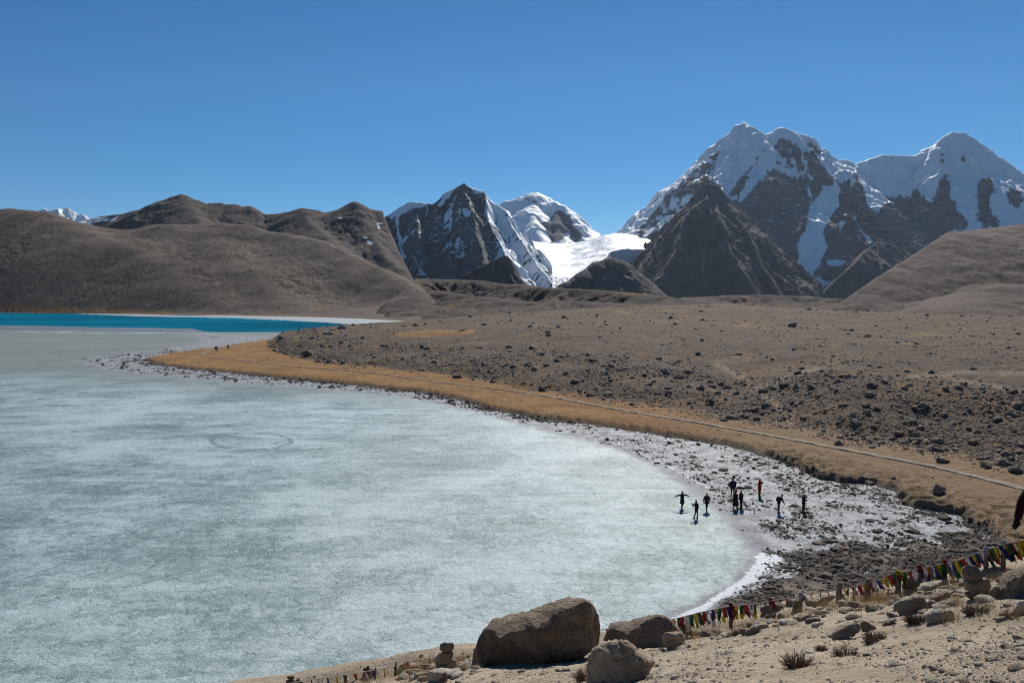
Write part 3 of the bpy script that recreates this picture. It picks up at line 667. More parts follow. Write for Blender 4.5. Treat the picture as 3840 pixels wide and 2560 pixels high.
def hill_z(px, Y):
    px = np.clip(px, HX[0], HX[-1])
    D = [np.interp(px, HX, HD[:, j]) for j in range(5)]
    Zk = [np.interp(px, HX, HZ[:, j]) for j in range(5)]
    D = [D[0] - 14] + D + [D[4] + 130, D[4] + 420]; Zk = [0 * Zk[0] + 0.45] + Zk + [Zk[4] - 5.0, Zk[4] - 9]
    z = Zk[0] * np.ones_like(Y)
    for j in range(7):
        t = np.clip((Y - D[j]) / (D[j + 1] - D[j]), 0, 1)
        ts = t * t * (3 - 2 * t) * 0.45 + t * 0.55
        z = z + (Zk[j + 1] - Zk[j]) * ts
    scarp = sstep(D[1] - 6, D[1] + 8, Y) * sstep(D[4] + 10, D[3] + 10, Y)
    inside = sstep(D[0] - 2, D[1] + 6, Y)
    return z, inside, scarp, D
PATH_PX = [(1420, 1411), (1633, 1443), (1800, 1461), (1959, 1482), (2120, 1510), (2286, 1543), (2449, 1571), (2610, 1597), (2775, 1628), (2900, 1650), (3020, 1673), (3140, 1697), (3265, 1722), (3390, 1747), (3510, 1771), (3680, 1812), (3840, 1856), (4100, 1925)]
PATH2_PX = [(1055, 1262), (1030, 1274), (1000, 1282), (960, 1291), (900, 1302), (860, 1308), (820, 1315), (785, 1322), (764, 1329), (757, 1335), (768, 1341), (800, 1348), (850, 1355), (950, 1368), (1050, 1379), (1200, 1391), (1320, 1402), (1420, 1411)]
PATH_XY = to_xy(PATH2_PX + PATH_PX[1:])
def shore_terrain(X, Y):
    px = 1920 + F * X / Y / CP
    sdS = sd_poly(X, Y, SHORE); sdL = sd_poly(X, Y, LAND)
    jag = (0.55 * fbm(X / 2.2, Y / 2.2, 5, 4) + 1.6 * fbm(X / 7.5, Y / 7.5, 15, 3)) * np.clip(120 / Y, 0.3, 1.2)
    sdLj = sdL + jag
    dry = sstep(-1.8, 2.2, sd_poly(X, Y, DRY) + 5.5 * fbm(X / 6, Y / 6, 8, 5, 0.6))
    beach = 0.055 * fbm(X / 2.6, Y / 2.6, 3, 5, 0.6) + 0.05 * perlin(X / 7, Y / 7, 4) - 0.055 + 0.06 * dry + 0.035 * sstep(-3, -0.5, sdL)
    beach = beach - 0.012 + 0.028 * sstep(100, 170, Y) + 0.085 * np.clip(fbm(X / 9, Y / 9, 18, 4), -0.2, 1)
    beach = beach + 0.11 * dry * (0.5 + fbm(X / 3.5, Y / 3.5, 12, 4))
    z = np.where(sdS > 0, beach, np.maximum(-1.5, beach + sdS * 0.12 - 0.02))
    bank = sstep(-0.3, 0.9, sdLj)
    hum = np.clip(1 - sdL / 9.0, 0.12, 1) * (0.34 * (1 - 2 * np.abs(perlin(X / 1.5, Y / 1.5, 6))) + 0.06 * (1 - 2 * np.abs(perlin(X / 0.8, Y / 0.8, 16))))
    land = 0.46 + 0.012 * np.clip(sdL, 0, 30) + hum * bank
    z = z + (np.maximum(land, z) - z) * bank
    hz, ins, scarp, D = hill_z(px, Y)
    ins = ins * sstep(0.5, 6, sdL) * sstep(990, 1075, px)
    bump = (1.7 * fbm(X / 30, Y / 30, 31, 5, 0.55) + 0.45 * fbm(X / 5, Y / 5, 33, 4)) * (0.35 + 0.65 * scarp) * sstep(0, 25, Y - D[1] + 8)
    z = z + (np.maximum(hz + bump, z * 0.8) - z) * ins
    dp = pline_dist(X, Y, PATH_XY)
    flat = sstep(2.4, 0.9, dp) * bank
    z = z - flat * hum * 0.8
    return z, sdS, sdL, bank, ins, scarp, dry, dp

# near slope under the camera: columns -> (row, distance) of a lower point and of the fence crest
NX = [-700, 0, 600, 1100, 1500, 1800, 2200, 2500, 2800, 3100, 3400, 3600, 3840, 4400, 5200]
NFp = [2800, 2760, 2680, 2590, 2525, 2480, 2450, 2400, 2348, 2290, 2240, 2192, 2150, 2085, 2040]
NFd = [15, 15, 15, 15, 14.5, 14.2, 14.5, 15, 15, 14.5, 13.5, 13, 12.5, 12, 12]
NBp = [3100, 3050, 2950, 2760, 2650, 2575, 2560, 2560, 2560, 2560, 2560, 2560, 2560, 2560, 2560]
NBd = [10, 10, 10, 11, 11.3, 10.8, 9, 8, 7.5, 7, 6.5, 6.2, 6, 5.8, 5.6]
NFz = [float(at(x, p, d)[2]) for x, p, d in zip(NX, NFp, NFd)]
NBz = [float(at(x, p, d)[2]) for x, p, d in zip(NX, NBp, NBd)]
def near_z(X, Y, detail=True):
    px = 1920 + F * X / np.maximum(Y, 0.5)
    px = np.clip(px, NX[0], NX[-1])
    bz, bd, fz, fd = (np.interp(px, NX, k) for k in (NBz, NBd, NFz, NFd))
    z0 = CZ - 1.6
    t1 = np.clip(Y / bd, 0, 1); t2 = np.clip((Y - bd) / (fd - bd), 0, 1)
    z = z0 + (bz - z0) * t1 + (fz - bz) * t2
    over = np.clip(Y - fd - 0.3, 0, None)
    sl = np.interp(px, [-700, 1500, 2500, 3200, 3840, 5200], [0.66, 0.66, 0.62, 0.58, 0.52, 0.5])
    z = z - over * sl * sstep(0, 2.5, over)
    if detail:
        z = z + 0.13 * fbm(X / 2.4, Y / 2.4, 51, 4) + 0.05 * fbm(X / 0.5, Y / 0.5, 53, 4)
    return z
def fence_D(px): return float(np.interp(px, NX, NFd))
def near_hit(px, py):
    """point of the near slope seen at a photo pixel"""
    Ys = np.linspace(3, 22, 700)
    X, Y, Z = at(np.full(700, float(px)), np.full(700, float(py)), Ys)
    g = near_z(X, Y) - Z
    k = np.argmax(g > 0)
    if g[k] <= 0: k = np.argmin(np.abs(g))
    return float(X[k]), float(Y[k]), float(near_z(X[k:k + 1], Y[k:k + 1])[0])

# --- materials of the ground
n = NT('shore_ground')
gr, hl, wet, trk, scp = n.attr('grass'), n.attr('hill'), n.attr('dry'), n.attr('track'), n.attr('scarp')
m1 = n.noise(0.9, 6, 0.7); m2 = n.noise(0.09, 5, 0.65, 0.4); m3 = n.noise(6.0, 4, 0.75)
grass = n.mix(n.ramp(m2, 0.35, 0.65), (0.20, 0.102, 0.036), (0.30, 0.165, 0.060))
grass = n.mix(n.attr('dull'), grass, n.mix(n.ramp(m1, 0.3, 0.7), (0.165, 0.110, 0.062), (0.28, 0.20, 0.125)))
grass = n.mix(n.ramp(m1, 0.5, 0.72, 0, 0.6), grass, (0.17, 0.095, 0.04))
soil = n.mix(n.ramp(m1, 0.35, 0.65), (0.086, 0.061, 0.043), (0.160, 0.114, 0.078))
soil = n.mix(n.ramp(m3, 0.50, 0.66, 0, 0.8), soil, (0.062, 0.050, 0.041))
soil = n.mix(n.ramp(n.math('ADD', m2, n.math('MULTIPLY', n.math('SUBTRACT', m1, 0.5), 0.5)), 0.51, 0.66, 0, 0.85), soil, (0.22, 0.138, 0.064))
soil = n.mix(n.math('MULTIPLY', scp, n.ramp(n.noise(0.35, 5, 0.7), 0.42, 0.6, 0, 0.7)), soil, (0.085, 0.068, 0.055))
grav = n.mix(n.ramp(n.noise(3.0, 5, 0.75), 0.35, 0.65), (0.045, 0.039, 0.035), (0.14, 0.12, 0.10))
grav = n.mix(n.math('MULTIPLY', n.ramp(n.noise(0.42, 5, 0.65, 0.4), 0.48, 0.60, 0, 0.9), n.ramp(wet, 0.2, 0.8)), grav, n.mix(n.ramp(m1, 0.35, 0.65), (0.17, 0.135, 0.105), (0.25, 0.205, 0.16)))
grass = n.mix(n.ramp(n.noise(0.30, 6, 0.7, 0.6), 0.50, 0.66, 0, 0.75), grass, (0.145, 0.100, 0.062))
grass = n.mix(n.ramp(n.noise(0.5, 6, 0.7, 0.4), 0.60, 0.70, 0, 0.6), grass, (0.30, 0.235, 0.155))
c = n.mix(gr, grav, grass)
c = n.mix(n.ramp(n.math('ADD', hl, n.math('MULTIPLY', n.math('SUBTRACT', n.noise(0.22, 7, 0.72), 0.5), 1.5)), 0.25, 0.75), c, soil)
c = n.mix(n.math('MULTIPLY', trk, n.ramp(n.noise(0.7, 4, 0.7), 0.3, 0.6, 0.3, 0.75)), c, (0.27, 0.205, 0.145))
h = n.math('ADD', m1, n.math('MULTIPLY', m3, 0.4))
M_shore = n.out(c, 0.95, n.bump(h, 0.35, 0.8), 0.1)

TRACKS = [[(2690, 1365), (2740, 1392), (2790, 1420), (2820, 1448), (2830, 1466)], [(2830, 1455), (2900, 1430), (2960, 1412), (3010, 1394), (3060, 1382)],
          [(2850, 1480), (2890, 1498), (2915, 1525), (2945, 1545), (2965, 1560), (2955, 1600)], [(3480, 1400), (3640, 1432), (3840, 1470)],
          [(3420, 1410), (3600, 1395), (3840, 1400)]]
def build_shore():
    cols = np.arange(240, 4300, 5.5)
    ys = np.concatenate([np.exp(np.linspace(math.log(40), math.log(54), 60))[:-1], np.exp(np.linspace(math.log(54), math.log(96), 270))[:-1], np.exp(np.linspace(math.log(96), math.log(740), 300))])
    A, Yg = np.meshgrid((cols - 1920) / F, ys)
    X = A * Yg
    z, sdS, sdL, bank, ins, scarp, dry, dp = shore_terrain(X, Yg)
    PX, PY = project(X, Yg, z)
    tr = np.zeros(X.shape)
    for t in TRACKS: tr = np.maximum(tr, np.clip(1.4 - pline_dist(PX, PY * 2.2, [(a, b * 2.2) for a, b in t]) / 17.0, 0, 1))
    tr *= ins
    patch = np.clip(sd_poly(PX, PY, [(1470, 1250), (1620, 1236), (1800, 1232), (1760, 1256), (1600, 1266), (1490, 1262)]) / 10 + 0.4, 0, 1) * 0.8
    D_ = hill_z(1920 + F * X / Yg / CP, Yg)[3]
    hm = sstep(D_[0] + 2, D_[1] + 16, Yg + 7 * fbm(X / 14, Yg / 14, 71, 5, 0.6)) * ins
    me = grid_mesh('ground', X, Yg, z, {'grass': bank, 'hill': hm * (1 - patch), 'dry': dry, 'track': tr, 'scarp': scarp * ins, 'dull': sstep(2300, 3000, PX + 60 * fbm(X / 8, Yg / 8, 3, 3)) * 0.9 + 0.25 * sstep(6, 0, sdL)}, keep=z > -0.9)
    tag(link('ground', me, M_shore), 'lake shore and stony brown hill with a band of golden dry grass', 'ground', None, 'structure')
build_shore()

n = NT('near_slope')
m1 = n.noise(1.6, 7, 0.68); m2 = n.noise(0.35, 4, 0.6); m3 = n.noise(16, 5, 0.75); m4 = n.noise(60, 3, 0.7)
c = n.mix(n.ramp(n.math('ADD', n.math('MULTIPLY', m1, 0.6), n.math('MULTIPLY', m2, 0.4)), 0.38, 0.62), (0.335, 0.268, 0.192), (0.49, 0.402, 0.298))
c = n.mix(n.ramp(m3, 0.54, 0.70, 0, 0.65), c, (0.19, 0.155, 0.12))
vo = n.voro(22, out='Color'); vd = n.voro(22)
sep = n.N('ShaderNodeSeparateColor'); n.put(sep.inputs[0], vo)
c = n.mix(n.math('MULTIPLY', n.ramp(sep.outputs[0], 0.72, 0.76), n.ramp(vd, 0.25, 0.4, 0.9, 0)), c, n.mix(sep.outputs[1], (0.20, 0.17, 0.14), (0.52, 0.48, 0.42)))
h = n.math('ADD', n.math('MULTIPLY', m1, 0.6), n.math('ADD', n.math('MULTIPLY', m3, 0.30), n.math('MULTIPLY', m4, 0.12)))
M_near = n.out(c, 0.97, n.bump(h, 0.16, 0.9), 0.08)
def build_near():
    cols = np.concatenate([np.arange(-900, 700, 40), np.arange(700, 4300, 7.5), np.arange(4300, 7400, 40)])
    ys = np.concatenate([np.linspace(0.6, 4.5, 12)[:-1], np.exp(np.linspace(math.log(4.5), math.log(19), 330)), np.linspace(19.5, 48, 60)])
    A, Yg = np.meshgrid((cols - 1920) / F, ys)
    X = A * Yg
    z = near_z(X, Yg)
    me = grid_mesh('slope', X, Yg, z, keep=z > -1.2)
    tag(link('slope', me, M_near), 'dusty beige slope with stones and a foot track below the viewpoint', 'slope', None, 'structure')
    # the rest of the slope to the sides and behind the viewpoint, outside the picture
    cols = np.linspace(-60, 60, 61); yy = np.concatenate([np.linspace(-30, 0, 10), np.linspace(0.5, 46, 40)])
    Xg, Yg = np.meshgrid(cols, yy)
    z = near_z(Xg, np.maximum(Yg, 0.6)) - 0.25
    z = np.where(Yg < 0.6, CZ - 1.85 + (0.6 - Yg) * 0.25, z)
    ax = Xg / np.maximum(Yg, 0.1)
    keep = ~((Yg > 1.5) & (ax > (-780 - 1920) / F) & (ax < (7250 - 1920) / F)) & (z > -1.5)
    me = grid_mesh('slope', Xg, Yg, z, keep=keep)
    tag(link('slope', me, M_near), 'beige stony slope continuing beside and behind the viewpoint', 'slope', None, 'structure')
build_near()

# --- path: low stone kerbed strip through the grass
n = NT('path_stone')
c = n.mix(n.ramp(n.noise(2.0, 5, 0.7), 0.35, 0.65), (0.235, 0.19, 0.145), (0.37, 0.32, 0.26))
M_path = n.out(n.mix(n.ramp(n.voro(1.6, 'DISTANCE_TO_EDGE'), 0.02, 0.10, 0.7, 0), c, (0.12, 0.10, 0.08)), 0.95, n.bump(n.noise(3, 5, 0.7), 0.2, 0.6), 0.1)
def build_path():
    P = [Vector((x, y, 0)) for x, y in PATH_XY]
    pts = []
    for a, b in zip(P[:-1], P[1:]):
        k = max(2, int((b - a).length / 0.8))
        pts += [a.lerp(b, i / k) for i in range(k)]
    pts.append(P[-1])
    for _ in range(3):
        pts = [pts[0]] + [(pts[i - 1] + pts[i] * 2 + pts[i + 1]) / 4 for i in range(1, len(pts) - 1)] + [pts[-1]]
    co, q = [], []
    xy = np.array([(p.x, p.y) for p in pts])
    zz = shore_terrain(xy[:, 0], xy[:, 1])[0]
    ker = np.ones(9) / 9
    zz = np.convolve(np.pad(zz, 4, mode='edge'), ker, 'valid')
    for i, p in enumerate(pts):
        t = (pts[min(i + 1, len(pts) - 1)] - pts[max(i - 1, 0)]).normalized(); nn = Vector((-t.y, t.x, 0))
        w = (0.50 + 0.16 * mnoise.noise(p * 0.6)) * (1 - 0.3 * sum(1 for _ in [0] if p.y > 150)); hh = 0.13 + 0.10 * mnoise.noise(p * 0.7)
        for s, dz in ((-1.02, -0.3), (-1, hh * 0.8), (-0.3, hh), (0.3, hh), (1, hh * 0.8), (1.02, -0.3)):
            e = p + nn * (s * w); co.append((e.x, e.y, zz[i] + dz + 0.03 * mnoise.noise(e * 2.2)))
    for i in range(len(pts) - 1):
        for k in range(5): q.append((i * 6 + k, i * 6 + k + 1, (i + 1) * 6 + k + 1, (i + 1) * 6 + k))
    tag(link('path', quick_mesh('path', co, np.array(q), False), M_path), 'pale stone edged footpath running along the golden grass bank', 'path', None, 'structure')
build_path()

# ------------------------------------------------------------------ lake: ice sheets and open blue water
n = NT('lake_ice')
sh, foam, dark, far = n.attr('shore'), n.attr('foam'), n.attr('dark'), n.attr('far')
blot = n.noise(0.085, 6, 0.66, 0.5)
sq = n.noise(0.8, 6, 0.7, 1.6)
sq2 = n.noise(2.6, 5, 0.72, 1.2)
def rnd_cell(scale, amt, ws):
    sp_ = n.N('ShaderNodeSeparateColor'); n.put(sp_.inputs[0], n.voro(scale, out='Color', vec=n.warp(ws * 3.3, amt * 0.45, n.warp(ws, amt)))); return sp_
floe_a = rnd_cell(0.42, 2.6, 0.55); floe_b = rnd_cell(1.15, 1.0, 1.3)
crk = n.voro(0.42, 'DISTANCE_TO_EDGE', n.warp(1.8, 1.1, n.warp(0.55, 2.6))); crk2 = n.voro(1.15, 'DISTANCE_TO_EDGE', n.warp(4.2, 0.45, n.warp(1.3, 1.0)))
strk = n.noise(0.22, 6, 0.68, 0.8, n.mapped((0.22, 1.0, 1.0), (0, 0, 0.12)))
k = n.math('ADD', n.math('ADD', n.math('MULTIPLY', blot, 0.38), n.math('MULTIPLY', n.math('SUBTRACT', n.noise(0.026, 5, 0.6, 0.6), 0.34), 0.62)), n.math('ADD', n.math('MULTIPLY', sq, 0.30), n.math('MULTIPLY', n.math('SUBTRACT', strk, 0.24), 0.48)))
k = n.math('ADD', k, n.math('MULTIPLY', n.math('SUBTRACT', floe_a.outputs[0], 0.5), 0.07))
k = n.math('ADD', k, n.math('MULTIPLY', n.math('SUBTRACT', floe_b.outputs[0], 0.5), 0.07))
k = n.math('ADD', k, n.math('MULTIPLY', n.ramp(n.math('ABSOLUTE', n.math('SUBTRACT', sq2, 0.5)), 0.0, 0.035, -0.12, 0.0), n.ramp(blot, 0.42, 0.58, 1.0, 0.2)))
k = n.math('SUBTRACT', k, n.math('MULTIPLY', n.ramp(crk2, 0.0, 0.05, 0.16, 0), n.ramp(sq, 0.35, 0.55, 1, 0.15)))
k = n.math('SUBTRACT', k, n.math('MULTIPLY', n.ramp(crk, 0.0, 0.05, 0.10, 0), n.ramp(blot, 0.4, 0.6, 1, 0.3)))
nr = n.attr('near')
c = n.mix(n.ramp(k, 0.33, 0.71), (0.118, 0.186, 0.182), (0.42, 0.51, 0.512))
c = n.mix(n.math('MULTIPLY', n.ramp(n.noise(1.1, 6, 0.7, 1.3), 0.57, 0.64), n.math('MULTIPLY', nr, n.ramp(crk2, 0.02, 0.10, 0.05, 0.6))), c, (0.52, 0.60, 0.60))
c = n.mix(n.math('MULTIPLY', nr, n.ramp(n.noise(3.1, 4, 0.7, 0.8), 0.66, 0.74, 0, 0.6)), c, (0.62, 0.67, 0.69))
floe2 = crk2
c = n.mix(n.math('MULTIPLY', far, 0.85), c, n.mix(n.noise(0.05, 5, 0.6, 0.3, n.mapped((0.25, 1, 1))), (0.125, 0.140, 0.120), (0.20, 0.220, 0.195)))
shc = n.mix(n.ramp(n.math('ADD', n.math('MULTIPLY', sq2, 0.5), n.math('MULTIPLY', n.noise(0.5, 5, 0.65), 0.5)), 0.38, 0.62), (0.070, 0.070, 0.073), (0.42, 0.438, 0.455))
c = n.mix(sh, c, shc)
c = n.mix(n.math('MULTIPLY', dark, n.ramp(n.noise(1.2, 5, 0.7), 0.3, 0.6, 0.5, 1)), c, (0.155, 0.165, 0.185))
c = n.mix(n.ramp(n.math('ADD', foam, n.math('MULTIPLY', n.math('SUBTRACT', n.noise(1.1, 6, 0.75, 0.5), 0.5), 1.9)), 0.4, 0.75), c, (0.60, 0.63, 0.66))
c = n.mix(n.math('MULTIPLY', n.attr('ring'), n.ramp(n.noise(0.9, 4, 0.65), 0.32, 0.55, 0.2, 0.9)), c, (0.085, 0.115, 0.125))
h = n.math('ADD', n.math('MULTIPLY', sq2, 0.5), n.math('ADD', n.math('MULTIPLY', sq, 0.5), n.math('MULTIPLY', n.noise(7, 4, 0.75), 0.25)))
h = n.math('ADD', h, n.math('MULTIPLY', n.ramp(floe2, 0, 0.12), 0.12))
r = n.math('ADD', n.ramp(sq2, 0.3, 0.7, 0.28, 0.55), n.math('ADD', n.math('MULTIPLY', far, 0.15), n.math('MULTIPLY', sh, 0.12)))
M_ice = n.out(c, r, n.bump(h, 0.20, n.math('ADD', n.math('MULTIPLY', far, -0.5), 0.72)), n.math('SUBTRACT', 0.17, n.math('MULTIPLY', sh, 0.09)))
n = NT('blue_water')
wv = n.noise(0.9, 5, 0.7, 0.4, n.mapped((0.6, 1.6, 1)))
c = n.mix(n.ramp(n.noise(0.010, 5, 0.6, 0.3, n.mapped((0.25, 1, 1))), 0.35, 0.65), (0.0, 0.088, 0.155), (0.004, 0.160, 0.245))
n.b.inputs['IOR'].default_value = 1.12
M_water = n.out(c, 0.5, n.bump(wv, 0.6, 0.8), 0.02)
n = NT('thin_grey_ice')
c = n.mix(n.noise(0.03, 5, 0.65, 0.3, n.mapped((0.2, 1, 1))), (0.10, 0.112, 0.115), (0.20, 0.22, 0.225))
M_thin = n.out(c, 0.45, n.bump(n.noise(0.8, 4, 0.6), 0.1, 0.5), 0.25)
n = NT('far_white_ice')
c = n.mix(n.noise(0.03, 5, 0.65, 0.3, n.mapped((0.2, 1, 1))), (0.26, 0.285, 0.295), (0.40, 0.43, 0.44))
M_white = n.out(c, 0.5, n.bump(n.noise(0.8, 4, 0.6), 0.15, 0.5), 0.25)

def build_ice():
    cols = np.arange(-400, 4200, 9.0)
    pys = np.concatenate([np.linspace(1241.0, 1420, 90)[:-1], np.linspace(1420, 2760, 270)])
    PXg, PYg = np.meshgrid(cols, pys)
    X, Y = ground0(PXg, PYg)
    sdS = sd_poly(X, Y, SHORE)
    edge = np.interp(PXg, [-500, 0, 200, 450, 600, 4400], [1236, 1240, 1243, 1247, 1248, 1248])
    jit = 2.5 * fbm(X / 1.5, Y / 1.5, 61, 4)
    sh = sstep(-1.5, 1.0, sdS + jit * 0.5)
    foam_l = to_xy([(2872, 2085), (2856, 2115), (2822, 2150), (2798, 2182), (2740, 2212), (2690, 2240), (2640, 2275), (2580, 2300), (2520, 2330), (2440, 2365)])
    fw = np.interp(PXg, [2400, 2650, 2800, 2900], [0.35, 0.45, 0.75, 1.3])
    foam = np.clip(1.15 - pline_dist(X, Y, foam_l) / fw, 0, 1) * 0.95 + 0.6 * np.clip(1 - pline_dist(X, Y, to_xy([(2890, 2090), (2935, 2130), (2960, 2165)])) / 1.4, 0, 1)
    ridge_l = to_xy([(2300, 1655), (2400, 1695), (2470, 1730), (2560, 1775), (2620, 1810), (2660, 1830)])
    foam = np.maximum(foam, 0.72 * np.clip(1.1 - pline_dist(X, Y, ridge_l) / 0.35, 0, 1))
    dark_l = to_xy([(2300, 1668), (2420, 1722), (2500, 1765), (2560, 1802), (2650, 1866), (2710, 1915), (2760, 1965), (2830, 2035), (2858, 2075), (2840, 2110), (2780, 2168)])
    dw = np.interp(PYg, [1650, 1800, 1950, 2080, 2200], [0.8, 0.9, 1.0, 1.3, 0.9])
    dk = np.clip(1.2 - pline_dist(X + jit * 0.15, Y, dark_l) / dw, 0, 1)
    dark_l2 = to_xy([(2800, 2185), (2745, 2195), (2690, 2225), (2620, 2262), (2530, 2295), (2440, 2335), (2330, 2370)])
    dk = np.maximum(dk, np.clip(1.0 - pline_dist(X + jit * 0.2, Y, dark_l2) / 0.5, 0, 0.9))
    fa = sstep(1490, 1380, PYg + 18 * fbm(X / 60, Y / 25, 66, 4) - np.interp(PXg, [0, 1000, 1600], [-20, 30, 60]))
    cx, cy = ground0(942, 1654)
    ang = np.arctan2((PYg - 1654) / 32.0, (PXg - 942) / 148.0)
    rr = np.hypot((PXg - 942) / 148.0, (PYg - 1654) / 32.0) + 0.05 * perlin(np.cos(ang) * 3, np.sin(ang) * 3, 5) + 0.03 * fbm(X / 1.2, Y / 1.2, 6, 3)
    ring = np.clip(1.3 - np.abs(rr - 1.0) / 0.075, 0, 1)
    for ln in ([(80, 1397), (130, 1388), (205, 1383)], [(170, 1362), (300, 1382)], [(0, 1362), (90, 1367)], [(330, 1502), (520, 1512)], [(30, 1440), (160, 1452)]):
        foam = np.maximum(foam, 0.40 * np.clip(1.2 - pline_dist(PXg, PYg * 4 + 14 * fbm(X / 8, Y / 8, 23, 4), [(a_, b_ * 4) for a_, b_ in ln]) / 16, 0, 1))
    white = np.clip(1 - np.abs(PYg - edge - 1.4) / 1.8, 0, 1) * (PXg < 620)
    me = grid_mesh('ice', X, Y, np.zeros(X.shape), {'near': sstep(1450, 2050, PYg + 60 * fbm(X / 30, Y / 30, 91, 3)), 'shore': sh, 'foam': np.maximum(foam, white * 0.9), 'dark': dk, 'far': fa, 'ring': ring}, keep=(PYg > edge - 1))
    tag(link('ice', me, M_ice), 'frozen lake of pale grey green ice with cracks and refrozen floes', 'ice', None, 'structure')
    # open water and the thin grey and white sheets on it
    co = [(*[float(v) for v in ground0(x, y)], -0.10) for x, y in [(-900, 1262), (1500, 1262), (1760, 1196), (1700, 1172), (-900, 1156)]]
    me = bpy.data.meshes.new('water'); me.from_pydata(co, [], [(0, 1, 2, 3, 4)]); me.update()
    tag(link('water', me, M_water), 'strip of open turquoise blue lake water beyond the ice', 'water', None, 'structure')
    def sheet(pts, mat, label, z=-0.04):
        cc = []
        for (a, b), (c, d) in zip(pts, pts[1:] + pts[:1]):
            k = max(1, int(abs(c - a) / 12))
            for i in range(k):
                x, y = a + (c - a) * i / k, b + (d - b) * i / k
                y += 1.1 * mnoise.noise(Vector((x * 0.018, y * 0.2, 3))) + 0.5 * mnoise.noise(Vector((x * 0.09, y * 0.2, 9)))
                cc.append((*[float(v) for v in ground0(x, y)], z))
        bm = bmesh.new(); f = bm.faces.new([bm.verts.new(p) for p in cc]); f.normal_update()
        if f.normal.z < 0: f.normal_flip()
        bmesh.ops.triangulate(bm, faces=bm.faces[:])
        me = bpy.data.meshes.new('ice'); bm.to_mesh(me); bm.free()
        tag(link('ice', me, mat), label, 'ice', None, 'structure')
    sheet([(-600, 1214), (0, 1219), (120, 1221), (330, 1226), (560, 1229), (720, 1232), (770, 1243), (900, 1250), (1040, 1252), (1120, 1262), (1010, 1268), (800, 1262), (640, 1256), (560, 1248), (300, 1246), (-600, 1240)], M_thin, 'thin grey sheet of new ice along the near side of the blue water')
    sheet([(420, 1172), (200, 1173), (340, 1178), (500, 1185.5), (700, 1189), (880, 1192), (980, 1197), (1100, 1202), (1240, 1210), (1300, 1215), (1370, 1223), (1390, 1230), (1500, 1230), (1680, 1216), (1600, 1206), (1400, 1194), (1330, 1190.5), (1200, 1186), (1100, 1183), (900, 1179), (780, 1178), (640, 1176.5), (800, 1182), (720, 1183.5), (560, 1179)], M_white, 'white sheet of ice along the far shore of the blue water')
build_ice()

# ------------------------------------------------------------------ air
def build_haze():
    x0, x1, y0, y1, z0, z1 = -9800, 9800, -120, 9900, -3000, 2600
    v = [(x, y, z) for z in (z0, z1) for x, y in ((x0, y0), (x1, y0), (x1, y1), (x0, y1))]
    f = [(3, 2, 1, 0), (4, 5, 6, 7), (0, 1, 5, 4), (1, 2, 6, 5), (2, 3, 7, 6), (3, 0, 4, 7)]
    me = bpy.data.meshes.new('haze'); me.from_pydata(v, [], f); me.update()
    m = bpy.data.materials.new('haze'); m.use_nodes = True
    t = m.node_tree; t.nodes.remove(t.nodes['Principled BSDF'])
    pv = t.nodes.new('ShaderNodeVolumePrincipled')
    pv.inputs['Color'].default_value = (0.62, 0.78, 1.0, 1); pv.inputs['Density'].default_value = HAZE_DENSITY
    pv.inputs['Anisotropy'].default_value = 0.35
    t.links.new(pv.outputs[0], t.nodes['Material Output'].inputs['Volume'])
    tag(link('haze', me, m), 'thin bluish mountain air between the viewer and the far peaks', 'haze', None, 'stuff')
if HAZE_DENSITY > 0: build_haze()

# ------------------------------------------------------------------ rocks
def rock_mat(name, a, b, lichen=(0.22, 0.09, 0.045), scale=3.0, lich=0.5, spec=0.15):
    n = NT(name)
    geo = n.N('ShaderNodeNewGeometry').outputs['Position']
    m = n.noise(scale, 6, 0.7, 0.5, geo); f = n.noise(scale * 8, 4, 0.75, 0, geo)
    v = n.math('ADD', n.math('MULTIPLY', m, 0.6), n.math('MULTIPLY', f, 0.4))
    c = n.mix(n.ramp(v, 0.38, 0.62), a, b)
    c = n.mix(n.ramp(f, 0.55, 0.72, 0, 0.6), c, tuple(x * 0.45 for x in a))
    c = n.mix(n.ramp(n.noise(scale * 1.3, 5, 0.7, 0.3, geo), 0.62, 0.72, 0, lich), c, lichen)
    c = n.mix(n.ramp(n.noise(scale * 0.7, 6, 0.72, 0.8, geo), 0.54, 0.66, 0, 0.55), c, tuple(min(0.6, x * 1.45) for x in b))
    c = n.mix(n.ramp(n.noise(scale * 2.3, 5, 0.75, 1.2, geo), 0.60, 0.70, 0, 0.6), c, tuple(x * 0.4 for x in a))
    hsv = n.N('ShaderNodeHueSaturation'); n.put(hsv.inputs['Color'], c); n.put(hsv.inputs['Value'], n.ramp(n.rand(), 0, 1, 0.72, 1.3))
    st = n.noise(scale * 1.5, 4, 0.6, 0.3, n.mapped((0.7, 0.7, 3.5), (0.5, 0.35, 0), geo))
    ck = n.voro(scale * 0.55, 'DISTANCE_TO_EDGE', n.warp(scale * 0.8, 0.9 / scale, geo))
    h = n.math('ADD', n.math('MULTIPLY', m, 0.7), n.math('ADD', n.math('MULTIPLY', f, 0.45), n.math('ADD', n.math('MULTIPLY', st, 0.6), n.ramp(ck, 0.0, 0.03, -0.12, 0))))
    return n.out(hsv.outputs[0], 0.92, n.bump(h, 0.42 / scale, 1.0), spec)
M_boulder = rock_mat('boulder_rock', (0.25, 0.19, 0.135), (0.43, 0.345, 0.255))
M_bigrock = rock_mat('dark_boulder_rock', (0.17, 0.127, 0.092), (0.33, 0.255, 0.18), scale=2.4, lich=0.4)
M_pale = rock_mat('pale_stone', (0.34, 0.285, 0.225), (0.50, 0.43, 0.345), scale=5, lich=0.1)
M_shorestone = rock_mat('dark_shore_stone', (0.075, 0.062, 0.052), (0.17, 0.14, 0.11), scale=3, lich=0.15)
